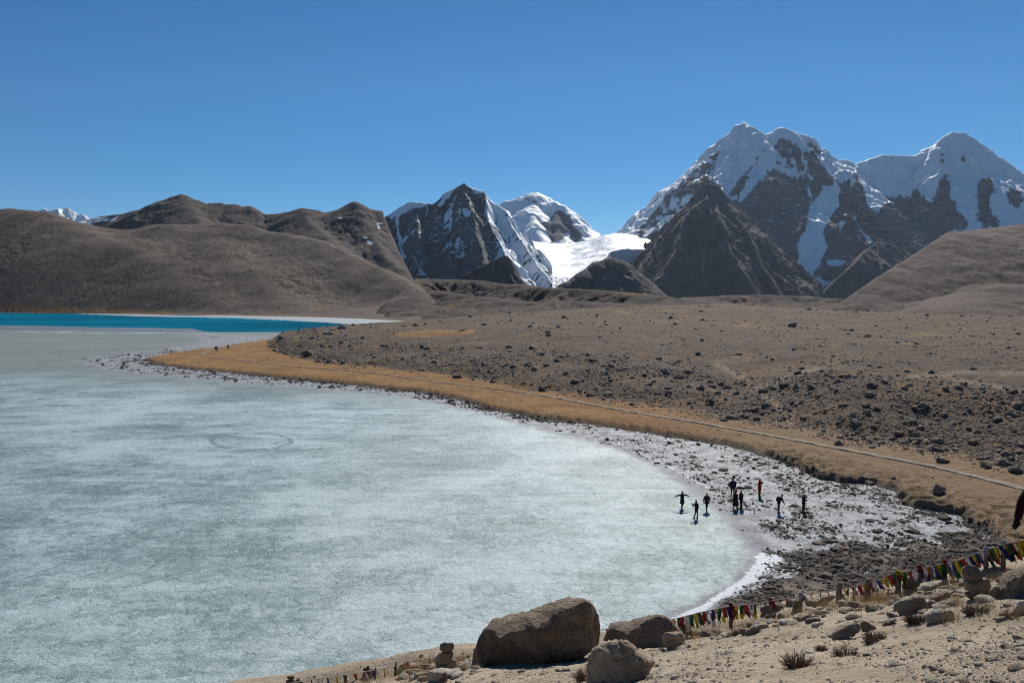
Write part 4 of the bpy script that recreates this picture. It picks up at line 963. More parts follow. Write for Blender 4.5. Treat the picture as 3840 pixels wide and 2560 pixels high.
M_hillstone = rock_mat('hill_stone', (0.15, 0.118, 0.09), (0.32, 0.26, 0.20), scale=1.2, lich=0.15)

def ico_co(sub):
    bm = bmesh.new(); bmesh.ops.create_icosphere(bm, subdivisions=sub, radius=1.0)
    co = np.array([v.co[:] for v in bm.verts]); fa = np.array([[v.index for v in f.verts] for f in bm.faces]); bm.free()
    return co, fa
ICO = {k: ico_co(k) for k in (1, 2, 3, 4, 5)}
def facet(co, r, nplanes, cut):
    """cut a blob by random planes, so that it has the broken faces of a stone"""
    for _ in range(nplanes):
        d = r.normal(size=3); d /= np.linalg.norm(d)
        h = cut * (0.80 + 0.28 * r.random())
        p = co @ d
        co = co - np.maximum(p - h, 0)[:, None] * d * 0.93
    return co
def noise3(co, s, seed, octv=4):
    return fbm(co[:, 0] * s + co[:, 2] * s * 0.71 + seed, co[:, 1] * s - co[:, 2] * s * 0.63, seed % 1000, octv) + 0.6 * fbm(co[:, 2] * s + seed * 0.37, co[:, 0] * s * 0.8 - co[:, 1] * s * 0.5, (seed + 7) % 1000, octv)
def stone_mesh(seed, sub=2, flat=0.6, planes=7, cut=0.82, rough=0.10):
    r = np.random.default_rng(seed)
    co, fa = ICO[sub]
    co = facet(co.copy(), r, planes, cut)
    co = co * (1 + rough * noise3(co, 1.6, seed)[:, None])
    co = co * np.array([1.0, 0.62 + 0.3 * r.random(), flat * (0.8 + 0.4 * r.random())])
    return co, fa
def stone_data(name, seed, mat, **kw):
    co, fa = stone_mesh(seed, **kw)
    me = quick_mesh(name, co, fa, True, True); me.materials.append(mat)
    me.set_sharp_from_angle(angle=R(32))
    return me
def outline_rock(name, px_poly, depth, mat, Dc=None, sub=4, rough=0.085, planes=5, tilt=0.0, parent=None, seed=None, sink=0.12, boxy=3.2):
    """a stone whose outline is that of the photographed one, standing where its foot meets the slope, with real depth"""
    P = np.array(px_poly, float)
    seed = int(abs(P.sum())) % 9973 if seed is None else seed
    bx, by = P[:, 0].mean(), P[:, 1].max()
    if Dc is None:
        gx, gy, gz = near_hit(bx, by)
        wid = (P[:, 0].max() - P[:, 0].min()) / F * gy
        Dc = gy + depth * wid * 0.45
    X, Y, Z = at(P[:, 0], P[:, 1], Dc)
    cx, cz = (X.max() + X.min()) / 2, (Z.max() + Z.min()) / 2
    th = np.arctan2(Z - cz, X - cx); rr = np.hypot(X - cx, Z - cz)
    # dense resampling of the outline as radius over angle
    n = 720; rad = np.zeros(n); ang = np.linspace(-math.pi, math.pi, n, endpoint=False)
    Q = np.stack([X - cx, Z - cz], 1); Q2 = np.roll(Q, -1, 0)
    dx, dz = np.cos(ang), np.sin(ang)
    for a, b in zip(Q, Q2):
        e = b - a; den = dx * e[1] - dz * e[0]
        with np.errstate(divide='ignore', invalid='ignore'):
            t = (a[0] * e[1] - a[1] * e[0]) / den; u = (a[0] * dz - a[1] * dx) / den
        ok = (np.abs(den) > 1e-12) & (t > 0) & (u >= -1e-6) & (u <= 1 + 1e-6)
        rad = np.where(ok, np.maximum(rad, t), rad)
    rad = np.where(rad <= 0, rr.min(), rad)
    k = np.hanning(13); k /= k.sum()
    rad = np.convolve(np.r_[rad[-6:], rad, rad[:6]], k, 'valid')
    r = np.random.default_rng(seed)
    co, fa = ICO[sub]
    c2 = co.copy()
    for _ in range(planes):                  # broken faces turned towards and away from the viewer
        d = r.normal(size=3) * np.array([0.8, 1.0, 0.8]); d /= np.linalg.norm(d)
        p = c2 @ d; h = 0.66 + 0.2 * r.random()
        c2 = c2 - np.maximum(p - h, 0)[:, None] * d * 0.9 * np.abs(d[1])
    a = np.arctan2(co[:, 2], co[:, 0])
    rv = np.interp(a, np.r_[ang, math.pi], np.r_[rad, rad[0]])
    hw = (X.max() - X.min()) / 2
    p_ = 2.0 / boxy
    ph = np.arcsin(np.clip(co[:, 1], -1, 1))
    sc = np.cos(ph).clip(0, 1) ** p_
    yy = np.sign(co[:, 1]) * np.abs(np.sin(ph)) ** p_
    nz = noise3(co, 2.2, seed, 5)
    px_ = rv * sc * np.cos(a) * (1 + rough * 0.25 * nz); pz_ = rv * sc * np.sin(a) * (1 + rough * 0.25 * nz)
    py_ = yy * hw * depth * (1 + rough * 1.2 * nz) + tilt * pz_
    upm = np.clip(pz_ / max(rad.max() * 0.4, 1e-6), 0, 1)
    pz_ = pz_ - upm * (0.44 * np.maximum(py_, 0) + 0.10 * np.maximum(-py_, 0))
    px_ = px_ + (r.random() - 0.5) * 0.5 * np.minimum(py_, 0)
    co = np.stack([px_, py_, pz_], 1)
    ring = np.stack([rad * np.cos(ang), 0 * rad, rad * np.sin(ang)], 1)
    nrm = [(r.uniform(-0.5, 0.5), -0.92, r.uniform(-0.15, 0.35)), (0.75, -0.6, 0.25), (-0.75, -0.6, 0.25), (r.uniform(-0.6, 0.6), -0.7, 0.45)]
    for d in nrm + [tuple(r.normal(size=3) * (1, 0.8, 0.8)) for _ in range(9)]:
        d = np.array(d); d = d / np.linalg.norm(d)
        if d[1] > 0.3 and r.random() < 0.5: continue
        p = co @ d
        h = max((ring @ d).max() * 0.97, p.max() * (0.62 + 0.25 * r.random()))
        co = co - np.maximum(p - h, 0)[:, None] * d * 0.95
    fine = ridged(co[:, 0] / hw * 3 + co[:, 2] / hw * 1.3 + seed, co[:, 2] / hw * 2.4 - co[:, 1] / hw * 2 + seed * .3, seed % 900, 5, 0.6) - 0.5
    big_ = ridged(co[:, 0] / hw * 0.9 + seed * 0.7, co[:, 2] / hw * 1.4 + co[:, 1] / hw + seed * .1, seed % 700 + 3, 3, 0.5) - 0.5
    co[:, 1] += hw * rough * (1.5 * fine + 2.0 * big_ * depth)
    co[:, 2] += hw * rough * 0.7 * fine * (np.abs(co[:, 1]) > hw * depth * 0.15)
    low = cz - Z.min()
    co[:, 2] = np.where(co[:, 2] < -low * 0.75, co[:, 2] - sink * hw, co[:, 2])
    me = quick_mesh(name, co, fa, True, True)
    me.set_sharp_from_angle(angle=R(42))
    o = link(name, me, mat, parent)
    o.location = (cx, Dc, cz)
    return o
Z8 = lambda p: zpoly(p, 1600, 2150, 0.42517)
Z2 = lambda p: zpoly(p, 3140, 1950, 0.29762)
Z1 = lambda p: zpoly(p, 2500, 2100, 0.29762)
Z4 = lambda p: zpoly(p, 1000, 2350, 0.34014)
def boulder(label, poly, depth, mat=None, group='boulders on the near slope', **kw):
    return tag(outline_rock('boulder', poly, depth, mat or M_boulder, **kw), label, 'boulder', group)
boulder('huge dark brown whale backed boulder, the largest rock on the near slope', Z8([(375, 800), (430, 690), (450, 590), (500, 510), (560, 450), (700, 410), (850, 370), (950, 330), (1100, 270), (1230, 216), (1290, 212), (1330, 224), (1380, 212), (1420, 230), (1500, 285), (1522, 330), (1522, 420), (1548, 535), (1500, 600), (1300, 700), (1000, 750), (800, 800)]), 0.42, M_bigrock, sub=5, rough=0.10)
boulder('flat topped boulder with a pale top and shaded front, right of the huge dark boulder', Z8([(1552, 610), (1590, 530), (1640, 460), (1760, 430), (1900, 390), (2050, 360), (2110, 365), (2170, 410), (2245, 510), (2200, 600), (2110, 660), (1900, 650), (1700, 645)]), 0.6, sub=5, tilt=0.3)
boulder('rounded pale boulder leaning on the right end of the flat topped boulder', Z8([(2080, 570), (2100, 520), (2160, 507), (2240, 510), (2290, 550), (2240, 615), (2140, 668), (2090, 625)]), 0.8)
boulder('pale ridged boulder with rusty shaded front at the bottom centre of the slope', Z8([(1395, 910), (1430, 760), (1480, 660), (1560, 600), (1690, 582), (1790, 595), (1850, 650), (2040, 785), (1950, 815), (1820, 880), (1740, 935), (1600, 975), (1400, 975)]), 0.6, sub=5, rough=0.12, tilt=0.25)
boulder('rounded brown boulder half in the shadow before the huge dark boulder', Z8([(1015, 720), (1020, 640), (1070, 590), (1150, 565), (1230, 570), (1300, 615), (1290, 660), (1180, 690), (1080, 745)]), 0.7)
boulder('small squat brown boulder left of the rounded one at the huge boulder foot', Z8([(795, 750), (820, 700), (870, 670), (920, 674), (1005, 740), (900, 755)]), 0.7)
boulder('little block of stone wedged between the squat and the rounded boulder', Z8([(960, 700), (975, 660), (1030, 650), (1055, 695), (1010, 712)]), 0.8, sub=3)
boulder('low pale flat stone lying on the dust before the rounded boulder', Z8([(1100, 765), (1120, 735), (1230, 724), (1242, 770), (1180, 778)]), 0.9, M_pale, sub=3)
boulder('big dark boulder cut off by the right edge above the blue cloth', Z2([(2025, 975), (2045, 850), (2110, 740), (2200, 650), (2300, 595), (2420, 580), (2560, 640), (2640, 780), (2640, 980)]), 0.7, M_bigrock, sub=5)
boulder('rounded brown boulder tucked against the left side of the big right edge boulder', Z2([(1922, 960), (1935, 880), (1980, 830), (2045, 822), (2050, 960), (1970, 995)]), 0.8)
boulder('brown boulder behind the two stone cairn near the shadow of the flags', Z2([(1815, 700), (1870, 620), (1980, 583), (2080, 590), (2168, 662), (2090, 740), (1930, 745)]), 0.6, M_bigrock)
boulder('dark boulder standing close under the prayer flags left of the two stone cairn', Z2([(825, 850), (880, 740), (960, 670), (1070, 648), (1130, 668), (1185, 735), (1150, 800), (1060, 845), (880, 875)]), 0.6, M_bigrock)
boulder('broad pale slab boulder leaning behind the long wedge boulder', Z2([(1028, 910), (1090, 810), (1200, 770), (1330, 743), (1405, 765), (1350, 835), (1200, 860), (1080, 925)]), 0.7, M_pale)
boulder('long wedge shaped boulder pointing left above the dusty track', Z2([(706, 1080), (800, 1010), (960, 950), (1050, 938), (1110, 988), (1138, 1040), (1100, 1095), (950, 1108), (830, 1165), (770, 1155)]), 0.45, tilt=0.3)
boulder('small rounded boulder at the blunt right end of the long wedge boulder', Z2([(1108, 1095), (1120, 1030), (1170, 998), (1230, 1008), (1243, 1050), (1190, 1095), (1150, 1104)]), 0.8)
boulder('low pale boulder with an angular top right of the small rounded boulder', Z2([(1208, 1100), (1260, 1050), (1320, 1030), (1372, 1062), (1330, 1105), (1230, 1115)]), 0.8, M_pale)
boulder('pale rounded stone second from the two stone cairn foot', Z2([(1378, 1045), (1420, 1004), (1480, 1008), (1523, 1062), (1450, 1085)]), 0.8, M_pale)
boulder('broad flat boulder with a notch on its left end beside the dark bush', Z2([(1103, 1180), (1160, 1165), (1200, 1125), (1300, 1108), (1420, 1123), (1488, 1170), (1472, 1255), (1400, 1285), (1270, 1285), (1130, 1275)]), 0.6, M_pale, tilt=0.3)
boulder('squat triangular block with a dark shaded face on the left of the track bend', Z2([(298, 1360), (305, 1280), (340, 1258), (490, 1335), (493, 1375), (330, 1395)]), 0.8)
boulder('low grey triangular stone half buried in the dusty track', Z2([(565, 1325), (610, 1270), (680, 1240), (755, 1303), (700, 1315)]), 0.8)
boulder('pale tilted slab at the right edge below the big dark boulder', Z2([(2155, 1180), (2300, 1008), (2360, 1005), (2430, 1100), (2380, 1170), (2250, 1190)]), 0.4, M_pale, tilt=0.4)
boulder('long low boulder lying behind the stones left of the two stone cairn', Z2([(1135, 1008), (1230, 930), (1360, 888), (1445, 908), (1400, 955), (1250, 1008)]), 0.6)
boulder('small pale boulder below the dark boulder near the flags', Z2([(848, 905), (870, 858), (920, 853), (973, 882), (950, 925)]), 0.8, M_pale)
boulder('low pale boulder with dry grass round it under the flag post', Z2([(598, 935), (680, 885), (760, 878), (772, 910), (690, 965)]), 0.7, M_pale)
boulder('small rounded stone in front of the low pale boulder under the flag post', Z2([(688, 975), (710, 938), (760, 938), (763, 990), (720, 996)]), 0.8, sub=3)
boulder('small flat boulder half hidden behind the two stone cairn', Z2([(1398, 765), (1480, 733), (1533, 750), (1533, 785), (1440, 790)]), 0.7, sub=3)
boulder('long smooth boulder behind the middle flag posts', Z1([(1700, 530), (1800, 470), (1950, 424), (2100, 424), (2160, 450), (2193, 500), (2000, 525), (1800, 568)]), 0.5)
boulder('broad low boulder behind the flat stone pile cairn', Z1([(1165, 610), (1250, 560), (1400, 528), (1520, 558), (1400, 625), (1200, 660)]), 0.5)
boulder('upright rounded boulder touching the flat stone pile cairn', Z1([(1500, 570), (1510, 510), (1560, 488), (1612, 510), (1600, 575)]), 0.8)
boulder('squat brown boulder left of the flat stone pile cairn foot', Z1([(1238, 728), (1260, 680), (1380, 663), (1393, 700), (1330, 748)]), 0.7)
boulder('broad dark boulder at the foot of the flat stone pile cairn', Z1([(1585, 730), (1680, 670), (1800, 663), (1835, 712), (1750, 752), (1620, 750)]), 0.6)
boulder('dark pointed stone with a sharp crest lying on the middle of the track edge', Z1([(762, 938), (850, 870), (900, 878), (948, 945), (800, 958)]), 0.6)
boulder('pale slab leaning left on a brown stone above the track', Z1([(976, 915), (1100, 818), (1180, 828), (1195, 872), (1050, 928)]), 0.5, M_pale)
boulder('small round topped stone right of the squat brown boulder', Z1([(1392, 725), (1420, 658), (1460, 668), (1506, 716), (1450, 735)]), 0.7)
boulder('pale rounded stone below the long smooth boulder', Z1([(1902, 565), (1930, 513), (2030, 503), (2063, 542), (1960, 577)]), 0.7, M_pale)
boulder('stone with a sloping top against the right foot of the flat topped boulder', Z1([(155, 865), (200, 808), (260, 803), (313, 872), (200, 886)]), 0.7)
boulder('low brown stone below the flat topped boulder on the track side', Z1([(205, 945), (260, 878), (340, 883), (425, 922), (300, 958)]), 0.6)
boulder('long weathered bank of rock with a dark overhang right of the dusty track', Z1([(2072, 990), (2070, 930), (2200, 850), (2300, 790), (2400, 770), (2460, 820), (2350, 900), (2150, 990)]), 0.5, tilt=0.2)
boulder('low brown boulder by the left cairn at the flag line end', Z4([(1440, 470), (1480, 400), (1530, 382), (1580, 400), (1600, 440), (1500, 480)]), 0.7)
boulder('flat pale boulder beside the brown one by the left cairn', Z4([(1540, 430), (1620, 396), (1780, 396), (1795, 430), (1700, 450), (1580, 450)]), 0.6, M_pale)
boulder('rounded pale stone before the two flat boulders by the left cairn', Z4([(1510, 515), (1540, 470), (1620, 466), (1655, 490), (1620, 520)]), 0.7, M_pale)
boulder('white rounded stone at the bottom edge before the left cairn', Z4([(1775, 600), (1790, 545), (1840, 528), (1895, 570), (1890, 610), (1800, 620)]), 0.8, M_pale)
boulder('pale ground slab under the left cairn', Z4([(1760, 560), (1800, 480), (1900, 450), (2060, 480), (2140, 440), (2120, 520), (2000, 560), (1850, 580)]), 0.5, M_pale)
boulder('greyish white flat stone at the bottom edge left of the cairn', Z4([(890, 625), (930, 595), (1000, 592), (1050, 625)]), 0.7, M_pale)

def cairn(label, stones, mat, base_poly_index=-1, depth=0.75, planes=4):
    """a pile of stones: every stone is a part"""
    low = np.array(stones[base_poly_index], float)
    gx, gy, gz = near_hit(low[:, 0].mean(), low[:, 1].max())
    wid = (low[:, 0].max() - low[:, 0].min()) / F * gy
    Dc = gy + depth * wid * 0.4
    root = empty('stone_cairn', (gx, Dc, gz)); tag(root, label, 'cairn', 'stone cairns on the near slope')
    for i, p in enumerate(stones):
        o = outline_rock('stone', p, depth, mat[i] if isinstance(mat, list) else mat, Dc=Dc, parent=root, planes=planes, sink=0.0, boxy=2.5)
        o.location = Vector(o.location) - root.location
    return root
cairn('two big stones balanced on a dark footstone, right hand cairn before the flags', [Z2([(1572, 640), (1590, 590), (1650, 558), (1740, 563), (1802, 620), (1828, 690), (1802, 737), (1700, 763), (1600, 748)]),
      Z2([(1577, 745), (1700, 756), (1800, 728), (1850, 712), (1922, 738), (1933, 800), (1905, 870), (1800, 915), (1680, 915), (1610, 862)]),
      Z2([(1605, 895), (1700, 905), (1905, 880), (1885, 950), (1800, 1005), (1690, 995), (1618, 955)])], [M_boulder, M_boulder, M_bigrock])
cairn('tall three stone cairn on the left, bowl shaped base and flat stone on top', [Z4([(1905, 230), (1912, 185), (1960, 166), (2055, 172), (2068, 205), (2060, 243), (1990, 256), (1920, 250)]),
      Z4([(1843, 350), (1890, 295), (1955, 252), (2050, 258), (2060, 300), (2045, 350), (2020, 400), (1960, 420), (1880, 400)]),
      Z4([(1850, 370), (1950, 410), (2015, 395), (2040, 335), (2095, 370), (2103, 410), (2060, 465), (2000, 492), (1940, 480), (1885, 440)])], [M_bigrock, M_boulder, M_boulder])
cairn('narrow pile of flat stones standing near the middle of the flag line', [Z1([(1600, 545), (1610, 505), (1690, 500), (1702, 540), (1650, 560)]), Z1([(1590, 575), (1605, 550), (1690, 550), (1695, 575), (1640, 585)]),
      Z1([(1580, 605), (1595, 582), (1680, 580), (1672, 608)]), Z1([(1575, 632), (1590, 608), (1670, 608), (1668, 632)]), Z1([(1560, 668), (1575, 634), (1668, 634), (1672, 665), (1620, 672)])], M_boulder)
cairn('small dark stack of stones at the flag line left of the tall cairn', [Z4([(1100, 440), (1105, 424), (1128, 424), (1130, 442)]), Z4([(1060, 480), (1065, 448), (1130, 440), (1145, 465), (1140, 488)]), Z4([(1055, 520), (1070, 485), (1140, 488), (1148, 520), (1100, 530)])], M_bigrock)
cairn('low dark stone stack at the bottom left end of the flag line', [Z4([(222, 560), (230, 535), (295, 533), (308, 560), (280, 578)]), Z4([(205, 625), (215, 580), (300, 575), (310, 620), (260, 640)])], M_bigrock)
cairn('pair of small grey stones balanced at the bottom left end of the flag line', [Z4([(330, 572), (345, 552), (366, 560), (366, 576)]), Z4([(312, 620), (318, 580), (372, 578), (374, 622)])], M_pale)
cairn('little stack of two grey stones at the foot of the tall left cairn', [Z4([(1932, 545), (1945, 500), (1975, 495), (1998, 520), (1985, 548)]), Z4([(1895, 600), (1915, 555), (1985, 548), (1995, 590), (1950, 615)])], M_bigrock)

# ------------------------------------------------------------------ loose stones: the larger ones singly, the small ones as gravel
def merge_stones(name, items, protos, mat, label, cat):
    vs, fs, o = [], [], 0
    for (x, y, z, s, rz, k, ti) in items:
        co, fa = protos[k]
        c, q = math.cos(rz), math.sin(rz)
        p = co * s
        p = np.stack([p[:, 0] * c - p[:, 1] * q, p[:, 0] * q + p[:, 1] * c, p[:, 2] + ti * p[:, 0]], 1) + (x, y, z)
        vs.append(p); fs.append(fa + o); o += len(co)
    me = quick_mesh(name, np.concatenate(vs), np.concatenate(fs), False, True)
    return tag(link(name, me, mat), label, cat, None, 'stuff')
low_protos = [stone_mesh(400 + i, 1, 0.38 + 0.14 * (i % 3), 9, 0.72, 0.10) for i in range(8)]

LANDMARKS = {}
def side_of(px, py, marks):
    best = min(marks, key=lambda m: ((m[1] - px) ** 2 + ((m[2] - py) * 1.6) ** 2))
    dx, dy = px - best[1], py - best[2]
    d = 'left of' if dx < -abs(dy) * 0.9 else 'right of' if dx > abs(dy) * 0.9 else 'below' if dy > 0 else 'above'
    far = math.hypot(dx, dy * 1.6)
    return ('just ' if far < 60 else '' if far < 160 else 'well ') + d + ' ' + best[0]
SHAPES = ['flat', 'angular', 'wedge shaped', 'blocky', 'low', 'pointed', 'rounded', 'slabby', 'narrow', 'humped']
def place_stones(items, datas, name, cat, group, labeler):
    for i, (x, y, z, s, rz, k, ti) in enumerate(items):
        o = bpy.data.objects.new(name, datas[k % len(datas)]); COL.objects.link(o)
        o.location = (x, y, z); o.scale = (s, s, s); o.rotation_euler = (ti * 0.4, ti * 0.5, rz)
        tag(o, labeler(x, y, z, s), cat, group)

NEAR_MARKS = [('the huge dark boulder', 2000, 2400), ('the pale ridged boulder', 2350, 2490), ('the flat topped boulder', 2400, 2370), ('the left cairn', 1670, 2470), ('the sprawling shrub', 2990, 2480),
              ('the dark pointed stone', 2755, 2370), ('the flat stone pile cairn', 2985, 2280), ('the weathered rock bank', 3180, 2360), ('the long wedge boulder', 3420, 2270), ('the notched flat boulder', 3525, 2310),
              ('the two stone cairn', 3660, 2200), ('the big right edge boulder', 3800, 2190), ('the pale tilted slab', 3820, 2280), ('the bottom right corner', 3800, 2540), ('the reddish brown shrub', 3280, 2390), ('the two bare posts', 3200, 2230), ('the low grey triangular stone', 3335, 2330)]
BEACH_MARKS = [('the person in red', 2848, 1840), ('the person in the black coat', 2757, 1890), ('the stooping person', 2920, 1900), ('the rightmost person', 3013, 1900), ('the pyramid shaped stone', 3425, 1995), ('the pale slab in the corner', 3540, 1945),
               ('the boulder in the grass bank', 3260, 1812), ('the two bare posts', 3200, 2200), ('the foam edge', 2850, 2120), ('the flat brown stone', 2715, 1762), ('the inner corner of the bay', 3700, 2030), ('the golden grass tip', 560, 1345), ('the narrow shore strip', 1900, 1560), ('the flags by the lake edge', 2700, 2270), ('the humped stone', 3285, 1993), ('the left flat grass edge', 1200, 1440)]
HILL_MARKS = [('the pole frame', 1148, 1240), ('the black skyline boulder', 1280, 1243), ('the grey boulder on the stony nose', 1150, 1330), ('the long flat hilltop boulder', 2970, 1252), ('the lone boulder above the path', 3155, 1635), ('the fork of the track', 2830, 1460), ('the tall block above the path', 3775, 1720),
              ('the pale topped boulder', 3050, 1448), ('the squared boulder', 3020, 1552), ('the middle of the golden band', 2100, 1500), ('the orange hilltop patch', 1620, 1250), ('the right edge of the bouldery bank', 3800, 1560), ('the middle of the bouldery bank', 3450, 1540), ('the hill foot above the far path', 1600, 1390), ('the centre of the hill', 2300, 1330), ('the lone rock below the path', 3540, 1832)]
# near slope stones and pebbles
def near_stones():
    items = []
    while len(items) < 15000:
        px = rng.uniform(1050, 3900, 4000); py = rng.uniform(2040, 2600, 4000)
        Ys = np.exp(rng.uniform(math.log(5.2), math.log(15.5), 4000))
        a = (px - 1920) / F; X = a * Ys
        Zz = near_z(X, Ys)
        PX, PY = project(X, Ys, Zz)
        dens = 0.5 + 0.9 * fbm(X / 1.6, Ys / 1.6, 88, 3) + 0.5 * fbm(X / 0.35, Ys / 0.35, 89, 2)
        trk = np.exp(-((PX - np.interp(PY, [2280, 2340, 2420, 2500, 2560], [3560, 3330, 3050, 2900, 2820])) / 190) ** 2)
        ok = (PY < 2590) & (rng.random(4000) < dens * (1 - 0.75 * trk)) & (PX > 1050) & (PX < 3920)
        for i in np.where(ok)[0]:
            s = 0.006 * (1 / max(rng.random(), 0.002)) ** 0.43
            s = min(s, 0.085)
            items.append((X[i], Ys[i], Zz[i] + s * 0.1, s, rng.uniform(0, 6.28), int(rng.integers(8)), rng.uniform(-0.2, 0.2)))
    for _ in range(200):
        px = float(rng.choice([rng.uniform(2540, 3150), rng.uniform(3050, 3640), rng.uniform(1500, 1800), rng.uniform(3380, 3620), rng.uniform(3300, 3840)]))
        Yq = fence_D(px) - abs(rng.normal(0.3, 1.0)) - 0.15
        Xq = (px - 1920) / F * Yq
        sz = float(rng.uniform(0.07, 0.19)); zq = float(near_z(np.array([Xq]), np.array([Yq]))[0])
        items.append((Xq, Yq, zq + sz * 0.12, sz, float(rng.uniform(-0.7, 0.7)), int(rng.integers(8)), float(rng.uniform(-0.25, 0.25))))
    items.sort(key=lambda t: -t[3] / t[1])
    datas = [stone_data('stone', 300 + i, M_boulder if i % 3 else M_pale, sub=2, flat=0.42, planes=13, cut=0.70) for i in range(9)]
    def lab(x, y, z, s):
        px, py = project(np.array([x]), np.array([y]), np.array([z])); px, py = px[0], py[0]
        zone = ('before the huge dark boulder' if px < 2350 else 'on the dusty track in the middle' if px < 2900 else 'between the track and the boulders below the flags' if px < 3350 and py < 2400
                else 'on the gravelly ground at the bottom right' if py > 2400 else 'near the two stone cairn at the right')
        return ('small ' if s < 0.045 else 'middling ' if s < 0.08 else 'large ') + 'loose stone ' + side_of(px, py, NEAR_MARKS)
    place_stones(items[:300], datas, 'stone', 'stone', 'loose stones on the near slope', lab)
    merge_stones('pebbles', items[300:], low_protos, M_pale, 'pebbles and small chips scattered over the dusty slope', 'pebbles')
near_stones()

# stones frozen into the shore ice
def beach_stones():
    items = []
    A_ = np.array(SHORE)
    while len(items) < 15000:
        PXr = rng.uniform(290, 3760, 6000); PYr = rng.uniform(1245, 2330, 6000)
        Yr = rng.uniform(43, 300, 6000) ** 1.0
        Yr = 43 * (300 / 43) ** rng.random(6000)
        X = (PXr - 1920) / F * Yr
        sdS = sd_poly(X, Yr, SHORE); sdL = sd_poly(X, Yr, LAND)
        cl = fbm(X / 4.5, Yr / 4.5, 90, 4) + 0.35 * fbm(X / 1.5, Yr / 1.5, 93, 2)
        w = np.clip(0.12 + 1.5 * cl + 0.9 * np.exp(-np.maximum(-sdL, 0) / 2.0) + 0.10 * sstep(-4, 2, sd_poly(X, Yr, DRY)) + 0.22 * (Yr < 110), 0.02, 1) * sstep(-0.4, 2.5, sdS)
        ok = (sdS > -0.2) & (sdL < 0.1) & (rng.random(6000) < w)
        for i in np.where(ok)[0]:
            s = 0.082 * (1 / max(rng.random(), 0.004)) ** 0.34 * (1 + 0.9 * (Yr[i] > 120))
            items.append([X[i], Yr[i], 0, min(s, 0.62), rng.uniform(0, 6.28), int(rng.integers(8)), rng.uniform(-0.15, 0.15)])
    xy = np.array([(t[0], t[1]) for t in items])
    zz = np.maximum(shore_terrain(xy[:, 0], xy[:, 1])[0], -0.02)
    for t, z in zip(items, zz): t[2] = float(z) + t[3] * 0.12
    items.sort(key=lambda t: -t[3] / t[1])
    datas = [stone_data('shore_stone', 330 + i, M_shorestone, sub=2, flat=0.30, planes=12, cut=0.72) for i in range(9)]
    def lab(x, y, z, s):
        px, py = project(np.array([x]), np.array([y]), np.array([z])); px, py = px[0], py[0]
        zone = ('far shore ice beyond the golden grass tip' if px < 900 else 'narrow shore ice below the golden bank' if px < 2200 else 'shore ice around the standing people' if px < 3080 and py < 2000
                else 'muddy gravel nearest the flag line' if py > 2080 else 'shore ice at the inner corner of the bay')
        return ('small ' if s < 0.25 else 'middling ' if s < 0.4 else 'large ') + 'dark shore stone ' + side_of(px, py, BEACH_MARKS)
    place_stones(items[:300], datas, 'shore_stone', 'stone', 'dark stones frozen into the shore ice', lab)
    merge_stones('shore_rubble', items[300:], low_protos, M_shorestone, 'small dark stones scattered over the shore ice', 'rubble')
    named = [((3425, 1995), 0.62, 'broad dark pyramid shaped stone on the shore ice right of the people'), ((3540, 1945), 0.75, 'big pale tilted slab of stone at the inner corner of the bay'),
             ((2715, 1762), 0.75, 'long flat brown stone on the shore ice behind the standing people'), ((2805, 1828), 0.62, 'flat brown stone left of the person in the red coat'),
             ((2920, 1952), 0.42, 'dark rounded stone on the ice before the stooping person'), ((3285, 1993), 0.45, 'dark humped stone near the inner corner of the bay'), ((3260, 1812), 0.95, 'dark boulder lodged in the edge of the grass bank')]
    for i, ((px, py), s, lb) in enumerate(named):
        x, y = ground0(px, py)
        o = bpy.data.objects.new('shore_stone', datas[i % 9]); COL.objects.link(o)
        o.location = (x, y, 0.1); o.scale = (s, s, s * (0.75 if i % 3 else 1.0)); o.rotation_euler = (0, 0, 0.3 * i)
        tag(o, lb, 'stone')
beach_stones()

